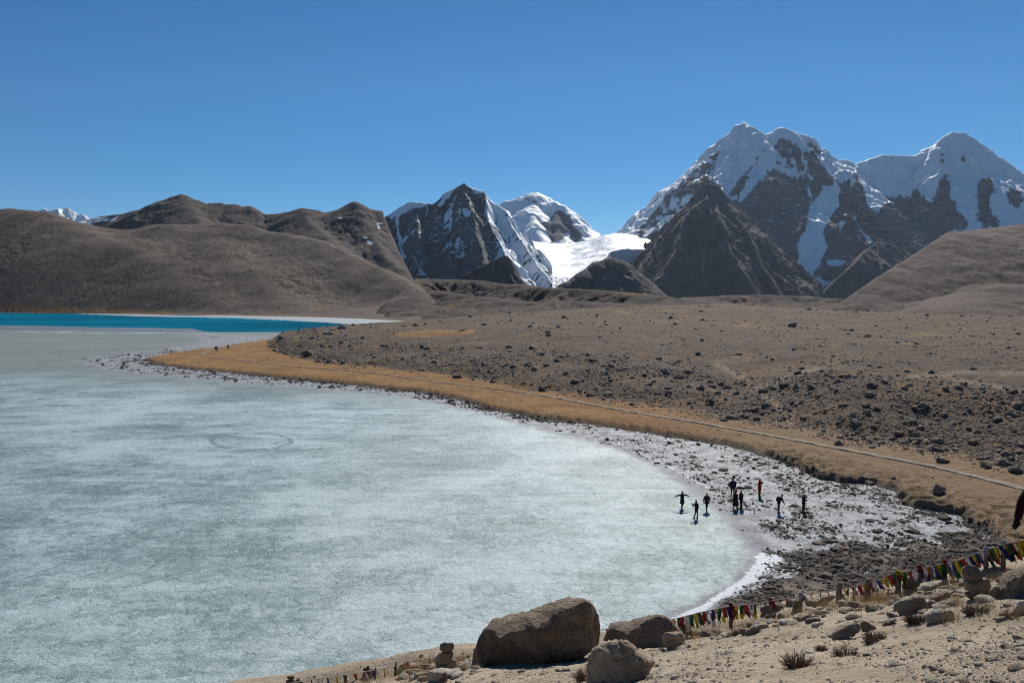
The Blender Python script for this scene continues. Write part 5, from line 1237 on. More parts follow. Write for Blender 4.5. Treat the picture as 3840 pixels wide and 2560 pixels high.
# boulders on the hill
def hill_stones():
    items = []
    while len(items) < 19000:
        PXr = rng.uniform(1000, 3950, 8000); Yr = 80 * (470 / 80) ** rng.random(8000)
        X = (PXr - 1920) / F * Yr
        sdL = sd_poly(X, Yr, LAND)
        hz, ins, scarp, D = hill_z(1920 + F * X / Yr, Yr)
        front = sstep(-6, 6, Yr - D[1]) * sstep(10, -14, Yr - D[3])
        nose = sstep(1500, 1050, PXr)
        cl = fbm(X / 16, Yr / 16, 94, 4) + 0.3 * fbm(X / 4, Yr / 4, 95, 2)
        w = np.clip((0.16 + 0.9 * cl) * (0.45 + 0.9 * front) + 0.35 * front * (1 + 0.8 * sstep(2900, 3300, PXr)) + 0.3 * nose * ins, 0.005, 1) * np.clip(ins + 0.06, 0, 1)
        ok = (sdL > 2.5) & (rng.random(8000) < w)
        for i in np.where(ok)[0]:
            s = 0.125 * (1 / max(rng.random(), 0.003)) ** 0.34 * (0.7 + Yr[i] / 300)
            items.append([X[i], Yr[i], 0, min(s, 1.5), rng.uniform(0, 6.28), int(rng.integers(8)), rng.uniform(-0.25, 0.25)])
    xy = np.array([(t[0], t[1]) for t in items])
    r = shore_terrain(xy[:, 0], xy[:, 1]); zz = r[0]; dp = r[7]
    items = [t for t, d in zip(items, dp) if True]
    for t, z in zip(items, zz): t[2] = float(z) + t[3] * 0.18
    items = [t for t, d in zip(items, dp) if d > 1.3 + t[3]]
    items.sort(key=lambda t: -t[3] / t[1])
    datas = [stone_data('hill_boulder', 360 + i, M_hillstone, sub=2, flat=0.62, planes=13, cut=0.70) for i in range(10)]
    def lab(x, y, z, s):
        px, py = project(np.array([x]), np.array([y]), np.array([z])); px, py = px[0], py[0]
        zone = ('stony nose of the hill beside the blue water' if px < 1500 else 'lower slope above the golden grass in the middle' if px < 2600 and py > 1330 else 'smooth hilltop against the moraine' if py < 1330
                else 'bouldery bank right of the forked track' if py < 1620 else 'flat ground above the path at the right')
        return ('small ' if s < 0.45 else 'middling ' if s < 0.7 else 'large ') + 'hillside boulder ' + side_of(px, py, HILL_MARKS)
    place_stones(items[:300], datas, 'hill_boulder', 'boulder', 'boulders scattered over the mid hill', lab)
    merge_stones('hill_rubble', items[300:], low_protos, M_hillstone, 'stones strewn over the brown hill behind the lake', 'rubble')
    named = [((1280, 1243), 330, 2.6, 'black boulder on the hill skyline right of the pole frame'), ((1150, 1330), 245, 2.2, 'grey boulder on the stony nose of the hill'), ((2970, 1252), 310, 3.2, 'long flat boulder high on the smooth hilltop'),
             ((3155, 1635), 100, 0.75, 'dark rounded boulder alone above the path'), ((2840, 1498), 128, 1.25, 'dark boulder beside the foot of the forked track'), ((3775, 1720), 88, 1.15, 'dark block, tallest of the rocks above the path at the right'),
             ((3715, 1748), 86.5, 0.8, 'pointed dark boulder left of the tall block above the path'), ((3550, 1738), 89, 0.85, 'dark boulder at the left end of the rocks above the path'), ((3050, 1448), 138, 1.1, 'pale topped boulder on the bouldery bank'),
             ((3540, 1832), 75, 1.05, 'dark lone rock in the golden grass below the path'), ((3832, 1775), 84, 0.9, 'dark boulder cut by the right edge above the path'), ((3020, 1552), 118, 0.75, 'squared boulder on the gentle slope above the path')]
    for i, ((px, py), D, s, lb) in enumerate(named):
        X = (px - 1920) / F * D * 1.0
        z = float(shore_terrain(np.array([X]), np.array([float(D)]))[0][0])
        o = bpy.data.objects.new('hill_boulder', datas[i % 10]); COL.objects.link(o)
        o.location = (X, D, z + s * 0.22); o.scale = (s, s, s); o.rotation_euler = (0.1, 0.1, 0.8 * i)
        tag(o, lb, 'boulder')
hill_stones()

# ------------------------------------------------------------------ prayer flags and their posts
def cloth_mat(name, col, rough=0.85):
    n = NT(name)
    v = n.noise(9, 4, 0.6, 0.2, n.N('ShaderNodeNewGeometry').outputs['Position'])
    pr = n.noise(55, 2, 0.5, 0.0, n.N('ShaderNodeNewGeometry').outputs['Position'])
    c = n.mix(n.ramp(v, 0.35, 0.7, 0, 0.55), col, tuple(min(1, x * 0.55 + 0.02) for x in col))
    c = n.mix(n.ramp(pr, 0.56, 0.6, 0, 0.35), c, tuple(x * 0.3 for x in col))
    n.out(c, rough, None, 0.1)
    tr = n.N('ShaderNodeBsdfTranslucent'); n.put(tr.inputs[0], c)
    mx = n.N('ShaderNodeMixShader'); mx.inputs[0].default_value = 0.18
    n.t.links.new(n.b.outputs[0], mx.inputs[1]); n.t.links.new(tr.outputs[0], mx.inputs[2])
    n.t.links.new(mx.outputs[0], n.t.nodes['Material Output'].inputs['Surface'])
    return n.m
FLAGM = [cloth_mat('blue_cloth', (0.016, 0.024, 0.115)), cloth_mat('white_cloth', (0.36, 0.34, 0.38)), cloth_mat('red_cloth', (0.17, 0.014, 0.02)),
         cloth_mat('green_cloth', (0.014, 0.065, 0.027)), cloth_mat('yellow_cloth', (0.34, 0.225, 0.015))]
n = NT('rope'); M_rope = n.out(n.mix(n.noise(20), (0.35, 0.30, 0.24), (0.55, 0.5, 0.42)), 0.95)
n = NT('weathered_wood'); M_wood = n.out(n.mix(n.noise(9, 5, 0.6, 0, n.mapped((3, 3, 0.5))), (0.10, 0.075, 0.055), (0.26, 0.20, 0.15)), 0.9, n.bump(n.noise(14, 4), 0.02))
def flag_mesh(w, h, seed):
    r = random.Random(seed); v = []; nx, ny = 4, 5
    ph, am, ph2 = r.uniform(0, 6), r.uniform(0.025, 0.06), r.uniform(0, 6)
    lean = r.uniform(-0.35, 0.35); swing = r.uniform(-0.35, 0.25)
    sq = r.uniform(0.55, 1.0)
    for j in range(ny):
        t = j / (ny - 1)
        for i in range(nx):
            s = i / (nx - 1) - 0.5
            wq = w * (1 - (1 - sq) * t)
            v.append((s * wq + lean * h * t * t * 0.5 + 0.012 * math.sin(ph2 + 9 * t), am * t ** 0.6 * math.sin(ph + 7 * s + 2.5 * t) + swing * h * t, -h * t * (1 - 0.1 * abs(swing)) - 0.02 * t * math.cos(ph + 5 * s)))
    q = [(j * nx + i, j * nx + i + 1, (j + 1) * nx + i + 1, (j + 1) * nx + i) for j in range(ny - 1) for i in range(nx - 1)]
    return v, q
FLAGD = {}
for ci in range(5):
    for k in range(5):
        v, q = flag_mesh(0.10, 0.25, ci * 31 + k)
        me = quick_mesh('flag', v, np.array(q)); me.materials.append(FLAGM[ci]); FLAGD[(ci, k)] = me
def flag_line(label, pts, spacing, size, seed, sag=0.0, start=0, doff=0.0, fill=1.0, rope_r=0.008):
    r = random.Random(seed)
    W = [atv(px, py, fence_D(px) + doff) for px, py in pts]
    root = empty('prayer_flag_line', W[0]); tag(root, label, 'prayer flags', 'strings of prayer flags along the slope')
    path = []
    for a, b in zip(W[:-1], W[1:]):
        for i in range(6):
            t = i / 6; p = a.lerp(b, t); p.z -= sag * 4 * t * (1 - t) * (b - a).length
            path.append(p)
    path.append(W[-1])
    MB().tube([p - W[0] for p in path], rope_r, 5).build('rope', M_rope, root)
    L = [0]
    for a, b in zip(path[:-1], path[1:]): L.append(L[-1] + (b - a).length)
    s, k = spacing * 0.5, start
    while s < L[-1]:
        if r.random() < fill:
            i = max(j for j in range(len(L)) if L[j] <= s); i = min(i, len(path) - 2)
            t = (s - L[i]) / max(L[i + 1] - L[i], 1e-6); p = path[i].lerp(path[i + 1], t); d = path[i + 1] - path[i]
            ci = k % 5 if r.random() < 0.8 else r.randrange(5)
            o = bpy.data.objects.new('flag', FLAGD[(ci, r.randrange(5))]); COL.objects.link(o); o.parent = root
            o.location = p - W[0]
            o.rotation_euler = (0, -math.atan2(d.z, math.hypot(d.x, d.y)) * 0.8, math.atan2(d.y, d.x) + r.uniform(-0.75, 0.75))
            f = size * r.uniform(0.66, 1.05); o.scale = (f * r.uniform(0.7, 1.05), f, f)
        k += 1; s += spacing * r.uniform(0.8, 1.2)
    return root
RL = [(3890, 2012), (3839, 2024), (3765, 2039), (3730, 2052), (3700, 2059), (3646, 2081), (3600, 2098), (3545, 2111), (3500, 2121), (3452, 2128)]
flag_line('dense string of prayer flags at the right edge, beyond the red scarf post', RL, 0.052, 1.0, 1)
flag_line('second dense string of prayer flags hanging just behind and below the right hand one', [(a, b + 16) for a, b in RL], 0.06, 1.0, 2, start=2, doff=0.12)
ML = [(3452, 2130), (3402, 2143), (3366, 2141), (3301, 2170), (3256, 2186), (3194, 2199), (3149, 2208)]
flag_line('string of prayer flags between the red scarf post and the two bare wooden posts', ML, 0.075, 0.8, 3)
flag_line('tangled lower string of prayer flags under the two bare wooden posts', [(a, b + 22) for a, b in ML], 0.2, 0.6, 4, start=3, doff=0.06, fill=0.8)
CL = [(3149, 2210), (3100, 2217), (3050, 2225), (3006, 2231), (2946, 2243), (2887, 2252), (2842, 2263), (2783, 2267)]
flag_line('thin sagging string with small prayer flags above the long smooth boulder', CL, 0.15, 0.42, 5, start=1)
LL = [(2842, 2264), (2783, 2267), (2738, 2271), (2694, 2280), (2649, 2290), (2612, 2298), (2574, 2308), (2518, 2322), (2470, 2332)]
flag_line('string of prayer flags right of the flat topped boulder beside the lake edge', LL, 0.085, 1.05, 6)
flag_line('faded second string of prayer flags behind the one beside the flat topped boulder', [(a, b + 10) for a, b in LL], 0.13, 1.1, 7, start=4, doff=0.15, fill=0.85)
flag_line('short string of prayer flags showing between the two largest boulders', [(2330, 2345), (2280, 2356), (2240, 2362), (2200, 2370)], 0.17, 0.8, 8, start=1)
flag_line('short string of prayer flags between the tall left cairn and the huge boulder', [(1800, 2448), (1772, 2452), (1740, 2458), (1700, 2464), (1640, 2470)], 0.16, 0.75, 9, start=2)
flag_line('upper string with a few fluttering prayer flags left of the tall left cairn', [(1629, 2469), (1600, 2470), (1560, 2474), (1520, 2478), (1470, 2483), (1440, 2490), (1385, 2496)], 0.24, 0.62, 10, start=0, fill=0.75)
flag_line('lowest string of prayer flags running down to the bottom left stone stacks', [(1500, 2496), (1442, 2505), (1391, 2513), (1340, 2522), (1250, 2536), (1170, 2547), (1129, 2553), (1080, 2562)], 0.2, 0.8, 11, start=3, fill=0.85)
def post(label, px, py, rad=0.045, lean=0.02, wrap=None, h=None):
    D = fence_D(px) + 0.03
    top = atv(px, py, D); zb = float(near_z(np.array([top.x]), np.array([top.y]))[0]) - 0.08
    root = empty('wooden_post', (top.x, top.y, zb)); tag(root, label, 'post', 'wooden posts carrying the prayer flags')
    H = max(top.z - zb, 0.35)
    MB().tube([(lean * H * (t - 1), 0, H * t) for t in (0, 0.3, 0.6, 0.85, 1)], [rad, rad * 1.08, rad * 0.96, rad * 0.9, rad * 0.82], 9).build('shaft', M_wood, root)
    MB().ball((0, 0, H * 1.0), (rad * 0.85, rad * 0.85, rad * 0.5), 8, 5).build('cap', M_wood, root)
    if wrap is not None:
        b = MB().tube([(0, 0, H * 0.82), (0.01, 0, H * 0.92), (-0.01, 0, H * 1.02), (0, 0, H * 1.06)], [rad * 1.1, rad * 1.35, rad * 1.2, rad * 0.5], 9)
        b.tube([(rad, 0, H * 0.95), (rad * 2.2, -0.02, H * 0.8), (rad * 2.4, -0.03, H * 0.62)], [0.02, 0.03, 0.01], 6)
        b.build('tied_scarf', FLAGM[wrap], root)
    return root
post('thick bare wooden post left of the pair in the middle of the flag line', 3149, 2186, 0.055)
post('thick bare wooden post right of the pair in the middle of the flag line', 3256, 2172, 0.055)
post('wooden post with a yellow scarf tied on top beside the dark boulder', 3370, 2142, 0.045, 0.0, 4)
post('wooden post with a red scarf tied on top, between dark boulder and right hand cairn', 3452, 2124, 0.04, 0.02, 2)
post('slim wooden post behind the right hand flags left of the two stone cairn', 3545, 2104, 0.035, 0.0, 2)
post('slim wooden post with a white scarf knot at the bend of the right hand flags', 3700, 2054, 0.035, 0.0, 1)
post('slim wooden post with a white knot nearest the person at the right edge', 3765, 2032, 0.035, 0.0, 1)
post('short wooden post with a white scarf tied on top beside the upright rounded boulder', 3004, 2224, 0.04, 0.02, 1)
post('short post wrapped in a red scarf among the flags by the lake edge', 2742, 2266, 0.035, 0.0, 2)
post('dark slim post in the flag line at the left end of the long smooth boulder', 2890, 2246, 0.03, 0.0, 2)
D_ = fence_D(3790)

# --- pole frame with white streamers on the hill skyline
n = NT('pole_wood'); M_pole = n.out((0.10, 0.085, 0.075), 0.9)
def pole_frame():
    D = 318.0
    def gp(px, py=None):
        X = (px - 1920) / F * D
        z = float(shore_terrain(np.array([X]), np.array([D]))[0][0])
        return Vector((X, D, z)) if py is None else Vector((X, D, z + py))
    o = gp(1148); root = empty('pole_frame', o); tag(root, 'small frame of leaning poles with white streamers on the hill nose by blue water', 'pole frame')
    a, b = gp(1120, 2.3), gp(1176, 1.9)
    for c, offs in ((a, (-1.0, 0.0, 0.7)), (b, (-0.5, 0.6, 1.6))):
        for dx in offs:
            MB().tube([c - o + Vector((dx, 0.3 * dx, -2.5)), c - o], 0.09, 6).build('pole', M_pole, root)
    for k, dz in enumerate((0.0, -0.45, -1.1)):
        pts = [(a + (b - a) * t - o) + Vector((0, 0, dz - 0.35 * 4 * t * (1 - t) * (0.5 + 0.5 * k))) for t in (0, 0.2, 0.4, 0.6, 0.8, 1)]
        MB().tube(pts, 0.07, 5).build('streamer', FLAGM[1], root)
pole_frame()

# --- blue cloth by the big right boulder
def blue_cloth():
    Q = Z2([(1965, 1005), (2095, 930), (2165, 945), (2205, 968), (2150, 985), (2085, 992)])
    g = [near_hit(*p) for p in Q]
    c = sum((Vector(p) for p in g), Vector()) / len(g)
    P = [atv(p[0], p[1], c.y - 0.02 + 0.02 * i) for i, p in enumerate(Q)]
    c = sum(P, Vector()) / len(P)
    bm = bmesh.new(); f = bm.faces.new([bm.verts.new(p - c) for p in P])
    bmesh.ops.poke(bm, faces=[f]); bmesh.ops.subdivide_edges(bm, edges=bm.edges[:], cuts=2, use_grid_fill=True)
    for v in bm.verts: v.co.y += 0.03 * mnoise.noise(v.co * 14); v.co.z += 0.012 * mnoise.noise(v.co * 20)
    bmesh.ops.solidify(bm, geom=bm.faces[:], thickness=0.006)
    me = bpy.data.meshes.new('cloth'); bm.to_mesh(me); bm.free()
    o = tag(link('cloth', me, FLAGM[0]), 'crumpled bright blue cloth lying against the big boulder at the right edge', 'cloth'); o.location = c
blue_cloth()

# ------------------------------------------------------------------ dry shrubs and grass
def stem_mat(name, a, b):
    n = NT(name); return n.out(n.mix(n.noise(12, 3, 0.6, 0, n.N('ShaderNodeNewGeometry').outputs['Position']), a, b), 0.9, None, 0.1)
M_twig = stem_mat('dry_twigs', (0.11, 0.075, 0.055), (0.24, 0.17, 0.12))
M_straw = stem_mat('dry_straw', (0.36, 0.25, 0.11), (0.52, 0.38, 0.19))
M_tuft = stem_mat('golden_tuft', (0.17, 0.10, 0.045), (0.28, 0.18, 0.085))
def shrub(label, px, py, w, h, seed, ntw=170):
    r = random.Random(seed); x, y, z = near_hit(px, py); sc = y / F
    w *= sc; h *= sc
    b = MB()
    for i in range(ntw):
        a = r.uniform(0, 6.28); rad = math.sqrt(r.random()) * w * 0.32
        p = Vector((math.cos(a) * rad, math.sin(a) * rad * 0.8, -0.02))
        d = Vector((math.cos(a) * r.uniform(0.1, 1.0) + r.uniform(-0.3, 0.3), math.sin(a) * r.uniform(0.1, 0.9), r.uniform(0.35, 1.2))).normalized()
        L = h * r.uniform(0.55, 1.15); pts = [p]
        for k in range(3):
            d = (d + Vector((r.uniform(-0.4, 0.4), r.uniform(-0.4, 0.4), r.uniform(-0.35, 0.3)))).normalized()
            pts.append(pts[-1] + d * L / 3)
        t = r.uniform(0.0022, 0.0042)
        b.tube(pts, [t, t, t * 0.8, t * 0.3], 3)
        if r.random() < 0.6:
            q = pts[2]; e = (d + Vector((r.uniform(-1, 1), r.uniform(-1, 1), r.uniform(-0.2, 0.6)))).normalized()
            b.tube([q, q + e * L * 0.3], [t * 0.7, t * 0.3], 3)
    o = b.build('dry_shrub', M_twig, None, False); o.location = (x, y, z)
    tag(o, label, 'shrub', 'dry shrubs on the near slope')
shrub('sprawling dry brown shrub alone in the middle of the dusty track', 2990, 2505, 95, 70, 1, 230)
shrub('thin dry shrub at the lower side of the weathered rock bank', 3170, 2455, 120, 40, 2)
shrub('dry reddish brown shrub on the left lower part of the gravel', 3280, 2395, 70, 45, 3)
shrub('dense dark brown bush against the notched flat boulder', 3435, 2335, 75, 42, 4, 320)
shrub('wide tangle of dry grey twigs below the two stone cairn', 3660, 2300, 110, 40, 5, 240)
shrub('low dry twigs at the right edge below the pale tilted slab', 3790, 2315, 90, 26, 6)
shrub('dry twig clump at the left foot of the weathered rock bank', 3270, 2410, 60, 30, 7)
shrub('small dry bush at the foot of the rounded boulder before the huge dark boulder', 2080, 2455, 55, 38, 8)
shrub('dry heather like clump right of the huge dark boulder shadow', 2150, 2425, 50, 22, 9)
shrub('small dry shrub on the gravel by the left cairn foot', 1720, 2520, 80, 26, 10)
shrub('straggly dry shrub at the left foot of the pale ridged boulder', 2185, 2550, 40, 50, 11)
shrub('low brown twigs on the track edge before the flat topped boulder', 2560, 2400, 90, 30, 12)
shrub('small dark dry tuft right of the sprawling shrub on the track', 3080, 2438, 40, 26, 13)
shrub('small dry bush among the flags left of the low brown boulder', 1390, 2536, 60, 30, 14)
def grass_blades(name, spots, hmin, hmax, width, mat, label, per=8, spread=0.05):
    r = random.Random(5); v, f = [], []
    for (x, y, z) in spots:
        for _ in range(per):
            a = r.uniform(0, 6.28); p = Vector((x + r.gauss(0, spread), y + r.gauss(0, spread), z - 0.02)); h = r.uniform(hmin, hmax)
            d = Vector((math.cos(a), math.sin(a), 0)); bend = r.uniform(0.1, 0.8) * h; s = Vector((-d.y, d.x, 0)) * width * r.uniform(0.6, 1.2)
            k = len(v)
            v += [p - s, p + s, p + d * bend * 0.35 + Vector((0, 0, h * 0.6)) + s * 0.7, p + d * bend * 0.35 + Vector((0, 0, h * 0.6)) - s * 0.7, p + d * bend + Vector((0, 0, h))]
            f += [(k, k + 1, k + 2, k + 3), (k + 3, k + 2, k + 4)]
    me = bpy.data.meshes.new(name); me.from_pydata([tuple(p) for p in v], [], f); me.update()
    return tag(link(name, me, mat), label, 'grass', None, 'stuff')
sp = []
for _ in range(900):
    px = random.choice([random.uniform(3120, 3420), random.uniform(2500, 3130), random.uniform(1150, 1800), random.uniform(3300, 3830), random.uniform(1500, 1800)])
    D = fence_D(px) - abs(random.gauss(0.0, 0.8)) + 0.2
    X = (px - 1920) / F * D
    sp.append((X, D, float(near_z(np.array([X]), np.array([D]))[0])))
for px, py in [(1640, 2490), (2000, 2470), (1880, 2470), (3570, 2260), (3600, 2270), (3700, 2290), (3380, 2200), (2200, 2540), (3240, 2240), (3800, 2310), (3560, 2330), (1580, 2500)]:
    for _ in range(12):
        x, y, z = near_hit(px + random.gauss(0, 18), py + random.gauss(0, 5)); sp.append((x, y, z))
grass_blades('dry_grass', sp, 0.08, 0.26, 0.0022, M_straw, 'thin dry straw coloured grass along the flags and round the near boulders', 7)
sp = []
XY = np.column_stack([rng.uniform(-60, 60, 60000), 58 * (210 / 58) ** rng.random(60000)])
sd = sd_poly(XY[:, 0], XY[:, 1], LAND)
pk = (sd > 0.1) & (rng.random(60000) < np.exp(-sd / 2.6) * 0.8 + 0.05 * (sd < 14)) & (XY[:, 0] / XY[:, 1] > -0.35)
XY = XY[pk][:3800]
tz = shore_terrain(XY[:, 0], XY[:, 1])
sp = [(x, y, z) for (x, y), z, i, d in zip(XY, tz[0], tz[4], tz[7]) if i < 0.5 and d > 1.2]
grass_blades('grass_tufts', sp, 0.05, 0.13, 0.03, M_tuft, 'golden dry grass tufts on the hummocky bank above the shore ice', 6, 0.14)

# ------------------------------------------------------------------ people
def plain(name, c, rough=0.85):
    n = NT(name); return n.out(n.mix(n.noise(14, 3, 0.6), c, tuple(x * 0.7 for x in c)), rough, None, 0.15)
M_skin = plain('skin', (0.30, 0.17, 0.11), 0.6); M_hair = plain('black_hair', (0.012, 0.010, 0.010), 0.6)
M_black = plain('black_fabric', (0.018, 0.018, 0.021)); M_navy = plain('navy_fabric', (0.020, 0.027, 0.050)); M_redc = plain('red_fabric', (0.28, 0.022, 0.012))
M_maroon = plain('maroon_fabric', (0.028, 0.005, 0.009)); M_greyt = plain('grey_denim', (0.07, 0.075, 0.095)); M_brown = plain('brown_fabric', (0.04, 0.025, 0.02)); M_boot = plain('boot_leather', (0.02, 0.016, 0.014), 0.6)
def skinned(verts, edges, radii, sub=1):
    me = bpy.data.meshes.new('tmp'); me.from_pydata(verts, edges, []); me.update()
    o = bpy.data.objects.new('tmp', me); COL.objects.link(o)
    m = o.modifiers.new('s', 'SKIN'); m.use_smooth_shade = True
    for i, rd in enumerate(radii):
        me.skin_vertices[0].data[i].radius = rd if hasattr(rd, '__len__') else (rd, rd)
    me.skin_vertices[0].data[0].use_root = True
    if sub:
        ss = o.modifiers.new('u', 'SUBSURF'); ss.levels = sub; ss.render_levels = sub
    dg = bpy.context.evaluated_depsgraph_get(); dg.update()
    r = bpy.data.meshes.new_from_object(o.evaluated_get(dg))
    bpy.data.objects.remove(o); bpy.data.meshes.remove(me)
    return r
def hand(b, wrist, d, side, s=1.0):
    """palm and five bent fingers"""
    d = Vector(d).normalized(); up = Vector((0, 0, 1)) if abs(d.z) < 0.8 else Vector((0, -1, 0))
    x = d.cross(up).normalized() * side; nrm = x.cross(d).normalized()
    w = Vector(wrist)
    b.tube([w - d * 0.01, w + d * 0.04, w + d * 0.09], [0.026 * s, 0.040 * s, 0.038 * s], 8, 0.45, x)
    for k, (o, L) in enumerate(((-0.030, 0.062), (-0.010, 0.078), (0.011, 0.083), (0.031, 0.074))):
        p = w + d * 0.082 + x * o
        b.tube([p, p + d * L * 0.5 + nrm * 0.006, p + d * L * 0.8 + nrm * 0.022, p + d * L + nrm * 0.036], [0.0098 * s, 0.009 * s, 0.008 * s, 0.006 * s], 6)
    p = w + d * 0.025 + x * 0.028
    b.tube([p, p + d * 0.035 + x * 0.026, p + d * 0.065 + x * 0.030 + nrm * 0.01], [0.012 * s, 0.0105 * s, 0.007 * s], 6)
def person(label, foot, height, face, arms, legs, top=M_black, bottom=M_black, hem=0.72, flare=1.0, lean=(0, 0), headgear='hair', glove=None, group=None, base_z=0.0, hi=False, puff=0.0, head_tilt=0.0, cap=M_hair):
    """arms: two (elbow, wrist), legs: two (knee, ankle), in a frame with x to the picture's right, y away, z up, for 1.7 m"""
    s = height / 1.7
    fx, fy = math.sin(face), -math.cos(face)             # looking direction; face = 0 looks at the camera
    rt = Vector((-fy, fx, 0))                            # along the shoulders
    L = Vector((lean[0], lean[1], 0))
    pel = Vector((0, 0, 0.92)); bel = pel + L * 0.35 + Vector((0, 0, 0.17)); che = pel + L * 0.8 + Vector((0, 0, 0.37)); nb = pel + L + Vector((0, 0, 0.54 - 0.25 * L.length))
    hd = nb + L * 0.25 + Vector((fx * 0.02, fy * 0.02, 0.075)); ht = hd + L * 0.15 + Vector((fx * 0.015, fy * 0.015, 0.105 - head_tilt))
    sgn = 1 if rt.x >= 0 else -1
    sh = [nb - Vector((0, 0, 0.07)) - rt * 0.175 * sgn, nb - Vector((0, 0, 0.07)) + rt * 0.175 * sgn]
    hp = [pel - rt * 0.085 * sgn, pel + rt * 0.085 * sgn]
    V = [pel, bel, che, nb, hd, ht]; E = [(0, 1), (1, 2), (2, 3), (3, 4), (4, 5)]; Rr = [(0.135, 0.105), (0.12, 0.095), (0.15, 0.105), (0.056, 0.056), (0.072, 0.085), (0.078, 0.092)]
    for k in (0, 1):
        el, wr = Vector(arms[k][0]), Vector(arms[k][1]); i = len(V)
        V += [sh[k], el, wr]; E += [(2, i), (i, i + 1), (i + 1, i + 2)]; Rr += [0.062, 0.044, 0.028]
    for k in (0, 1):
        kn, an = Vector(legs[k][0]), Vector(legs[k][1]); i = len(V)
        V += [hp[k], kn, an, an + Vector((fx * 0.13, fy * 0.13, -0.045))]; E += [(0, i), (i, i + 1), (i + 1, i + 2), (i + 2, i + 3)]; Rr += [0.088, 0.058, 0.042, 0.036]
    me = skinned([tuple(v) for v in V], E, Rr, 2 if hi else 1)
    b = MB()
    b.v = [v.co.copy() for v in me.vertices]; b.f = [tuple(p.vertices) for p in me.polygons]
    bpy.data.meshes.remove(me)
    hc = (hd + ht) / 2; fw = Vector((fx, fy, 0))
    b.tube([hc + fw * 0.08 + Vector((0, 0, 0.02)), hc + fw * 0.108 - Vector((0, 0, 0.012)), hc + fw * 0.085 - Vector((0, 0, 0.022))], [0.008, 0.014, 0.008], 6)
    for q in (-1, 1): b.ball(hc + rt * 0.082 * q, (0.014, 0.02, 0.032), 6, 5)
    if glove is None:
        for k in (0, 1): hand(b, arms[k][1], Vector(arms[k][1]) - Vector(arms[k][0]), 1 if k else -1)
    root = b.build('person', M_skin)
    for q in (-1, 1): MB().ball(hc + fw * 0.088 + rt * 0.03 * q + Vector((0, 0, 0.022)), (0.011, 0.008, 0.007), 6, 4).build('eye', M_hair, root)
    MB().tube([hc + fw * 0.092 - rt * 0.022 - Vector((0, 0, 0.048)), hc + fw * 0.098 - Vector((0, 0, 0.05)), hc + fw * 0.092 + rt * 0.022 - Vector((0, 0, 0.048))], 0.005, 5).build('mouth', M_redc, root)
    # jacket or coat
    j = MB(); ax = rt
    zh = hem - 0.0
    base = pel + Vector((0, 0, zh - 0.92)); 
    ring = [(base, 0.205 * flare), ((base + pel) / 2, 0.19 * (0.5 + flare / 2)), (pel + Vector((0, 0, 0.06)), 0.178), (bel + Vector((0, 0, 0.04)), 0.17), (che, 0.192), (che + (nb - che) * 0.55, 0.19), (nb - Vector((0, 0, 0.03)), 0.12), (nb + Vector((0, 0, 0.03)), 0.075)]
    j.tube([p for p, _ in ring], [q * (1.14 if q > 0.1 else 1.05) for _, q in ring], 12, 0.74, ax)
    for k in (0, 1):
        el, wr = Vector(arms[k][0]), Vector(arms[k][1])
        if puff:
            pts, rad = [], []
            for a_, c_, r0, r1 in ((sh[k], el, 0.078, 0.066), (el, wr, 0.066, 0.050)):
                for i in range(13):
                    t = i / 12
                    pts.append(a_.lerp(c_, t)); rad.append((r0 + (r1 - r0) * t) * (1 + puff * math.sin(t * math.pi * 6) ** 2 - puff * 0.5))
            j.tube(pts, rad, 12)
        else:
            j.tube([sh[k] + (che - sh[k]) * 0.25, sh[k], sh[k].lerp(el, 0.5), el, el.lerp(wr, 0.5), wr - (wr - el) * 0.04], [0.088, 0.098, 0.084, 0.072, 0.064, 0.052], 9)
    j.build('coat' if hem < 0.7 else 'jacket', top, root)
    t = MB(); t.tube([pel + Vector((0, 0, -0.10)), pel, pel + Vector((0, 0, 0.10))], [0.13, 0.165, 0.15], 10, 0.72, ax)
    for k in (0, 1):
        kn, an = Vector(legs[k][0]), Vector(legs[k][1])
        t.tube([hp[k] + Vector((0, 0, 0.02)), hp[k].lerp(kn, 0.4), kn, kn.lerp(an, 0.45), an + Vector((0, 0, 0.02))], [0.098, 0.09, 0.07, 0.066, 0.055], 9)
    t.build('trousers', bottom, root)
    for k in (0, 1):
        an = Vector(legs[k][1])
        MB().tube([an + Vector((0, 0, 0.06)), an + Vector((0, 0, 0.0)), an + Vector((fx * 0.03, fy * 0.03, -0.045))], [0.052, 0.055, 0.048], 8).tube([an + Vector((-fx * 0.06, -fy * 0.06, -0.045)), an + Vector((fx * 0.06, fy * 0.06, -0.04)), an + Vector((fx * 0.17, fy * 0.17, -0.055))], [0.04, 0.048, 0.03], 8, 0.8).build('boot', M_boot, root)
    if glove is not None:
        for k in (0, 1):
            g = MB(); hand(g, arms[k][1], Vector(arms[k][1]) - Vector(arms[k][0]), 1 if k else -1, 1.3); g.build('glove', glove, root)
    if headgear == 'hood':
        MB().ball(hc - fw * 0.02 + Vector((0, 0, 0.015)), (0.112, 0.118, 0.135), 10, 8).build('hood', top, root)
    elif headgear == 'hat':
        MB().tube([hc + Vector((0, 0, 0.03)), hc + Vector((0, 0, 0.09)), hc + Vector((0, 0, 0.135)), hc + Vector((0, 0, 0.15))], [0.102, 0.10, 0.07, 0.02], 10).build('hat', cap, root)
    else:
        h = MB().ball(hc - fw * 0.018 + Vector((0, 0, 0.038)), (0.094, 0.10, 0.098), 10, 7)
        if headgear == 'long': h.tube([hc - fw * 0.06, hc - fw * 0.09 - Vector((0, 0, 0.12)), hc - fw * 0.09 - Vector((0, 0, 0.26))], [0.07, 0.075, 0.03], 8)
        h.build('hair', M_hair, root)
    root.scale = (s, s, s); root.location = (foot[0], foot[1], base_z - 0.005)
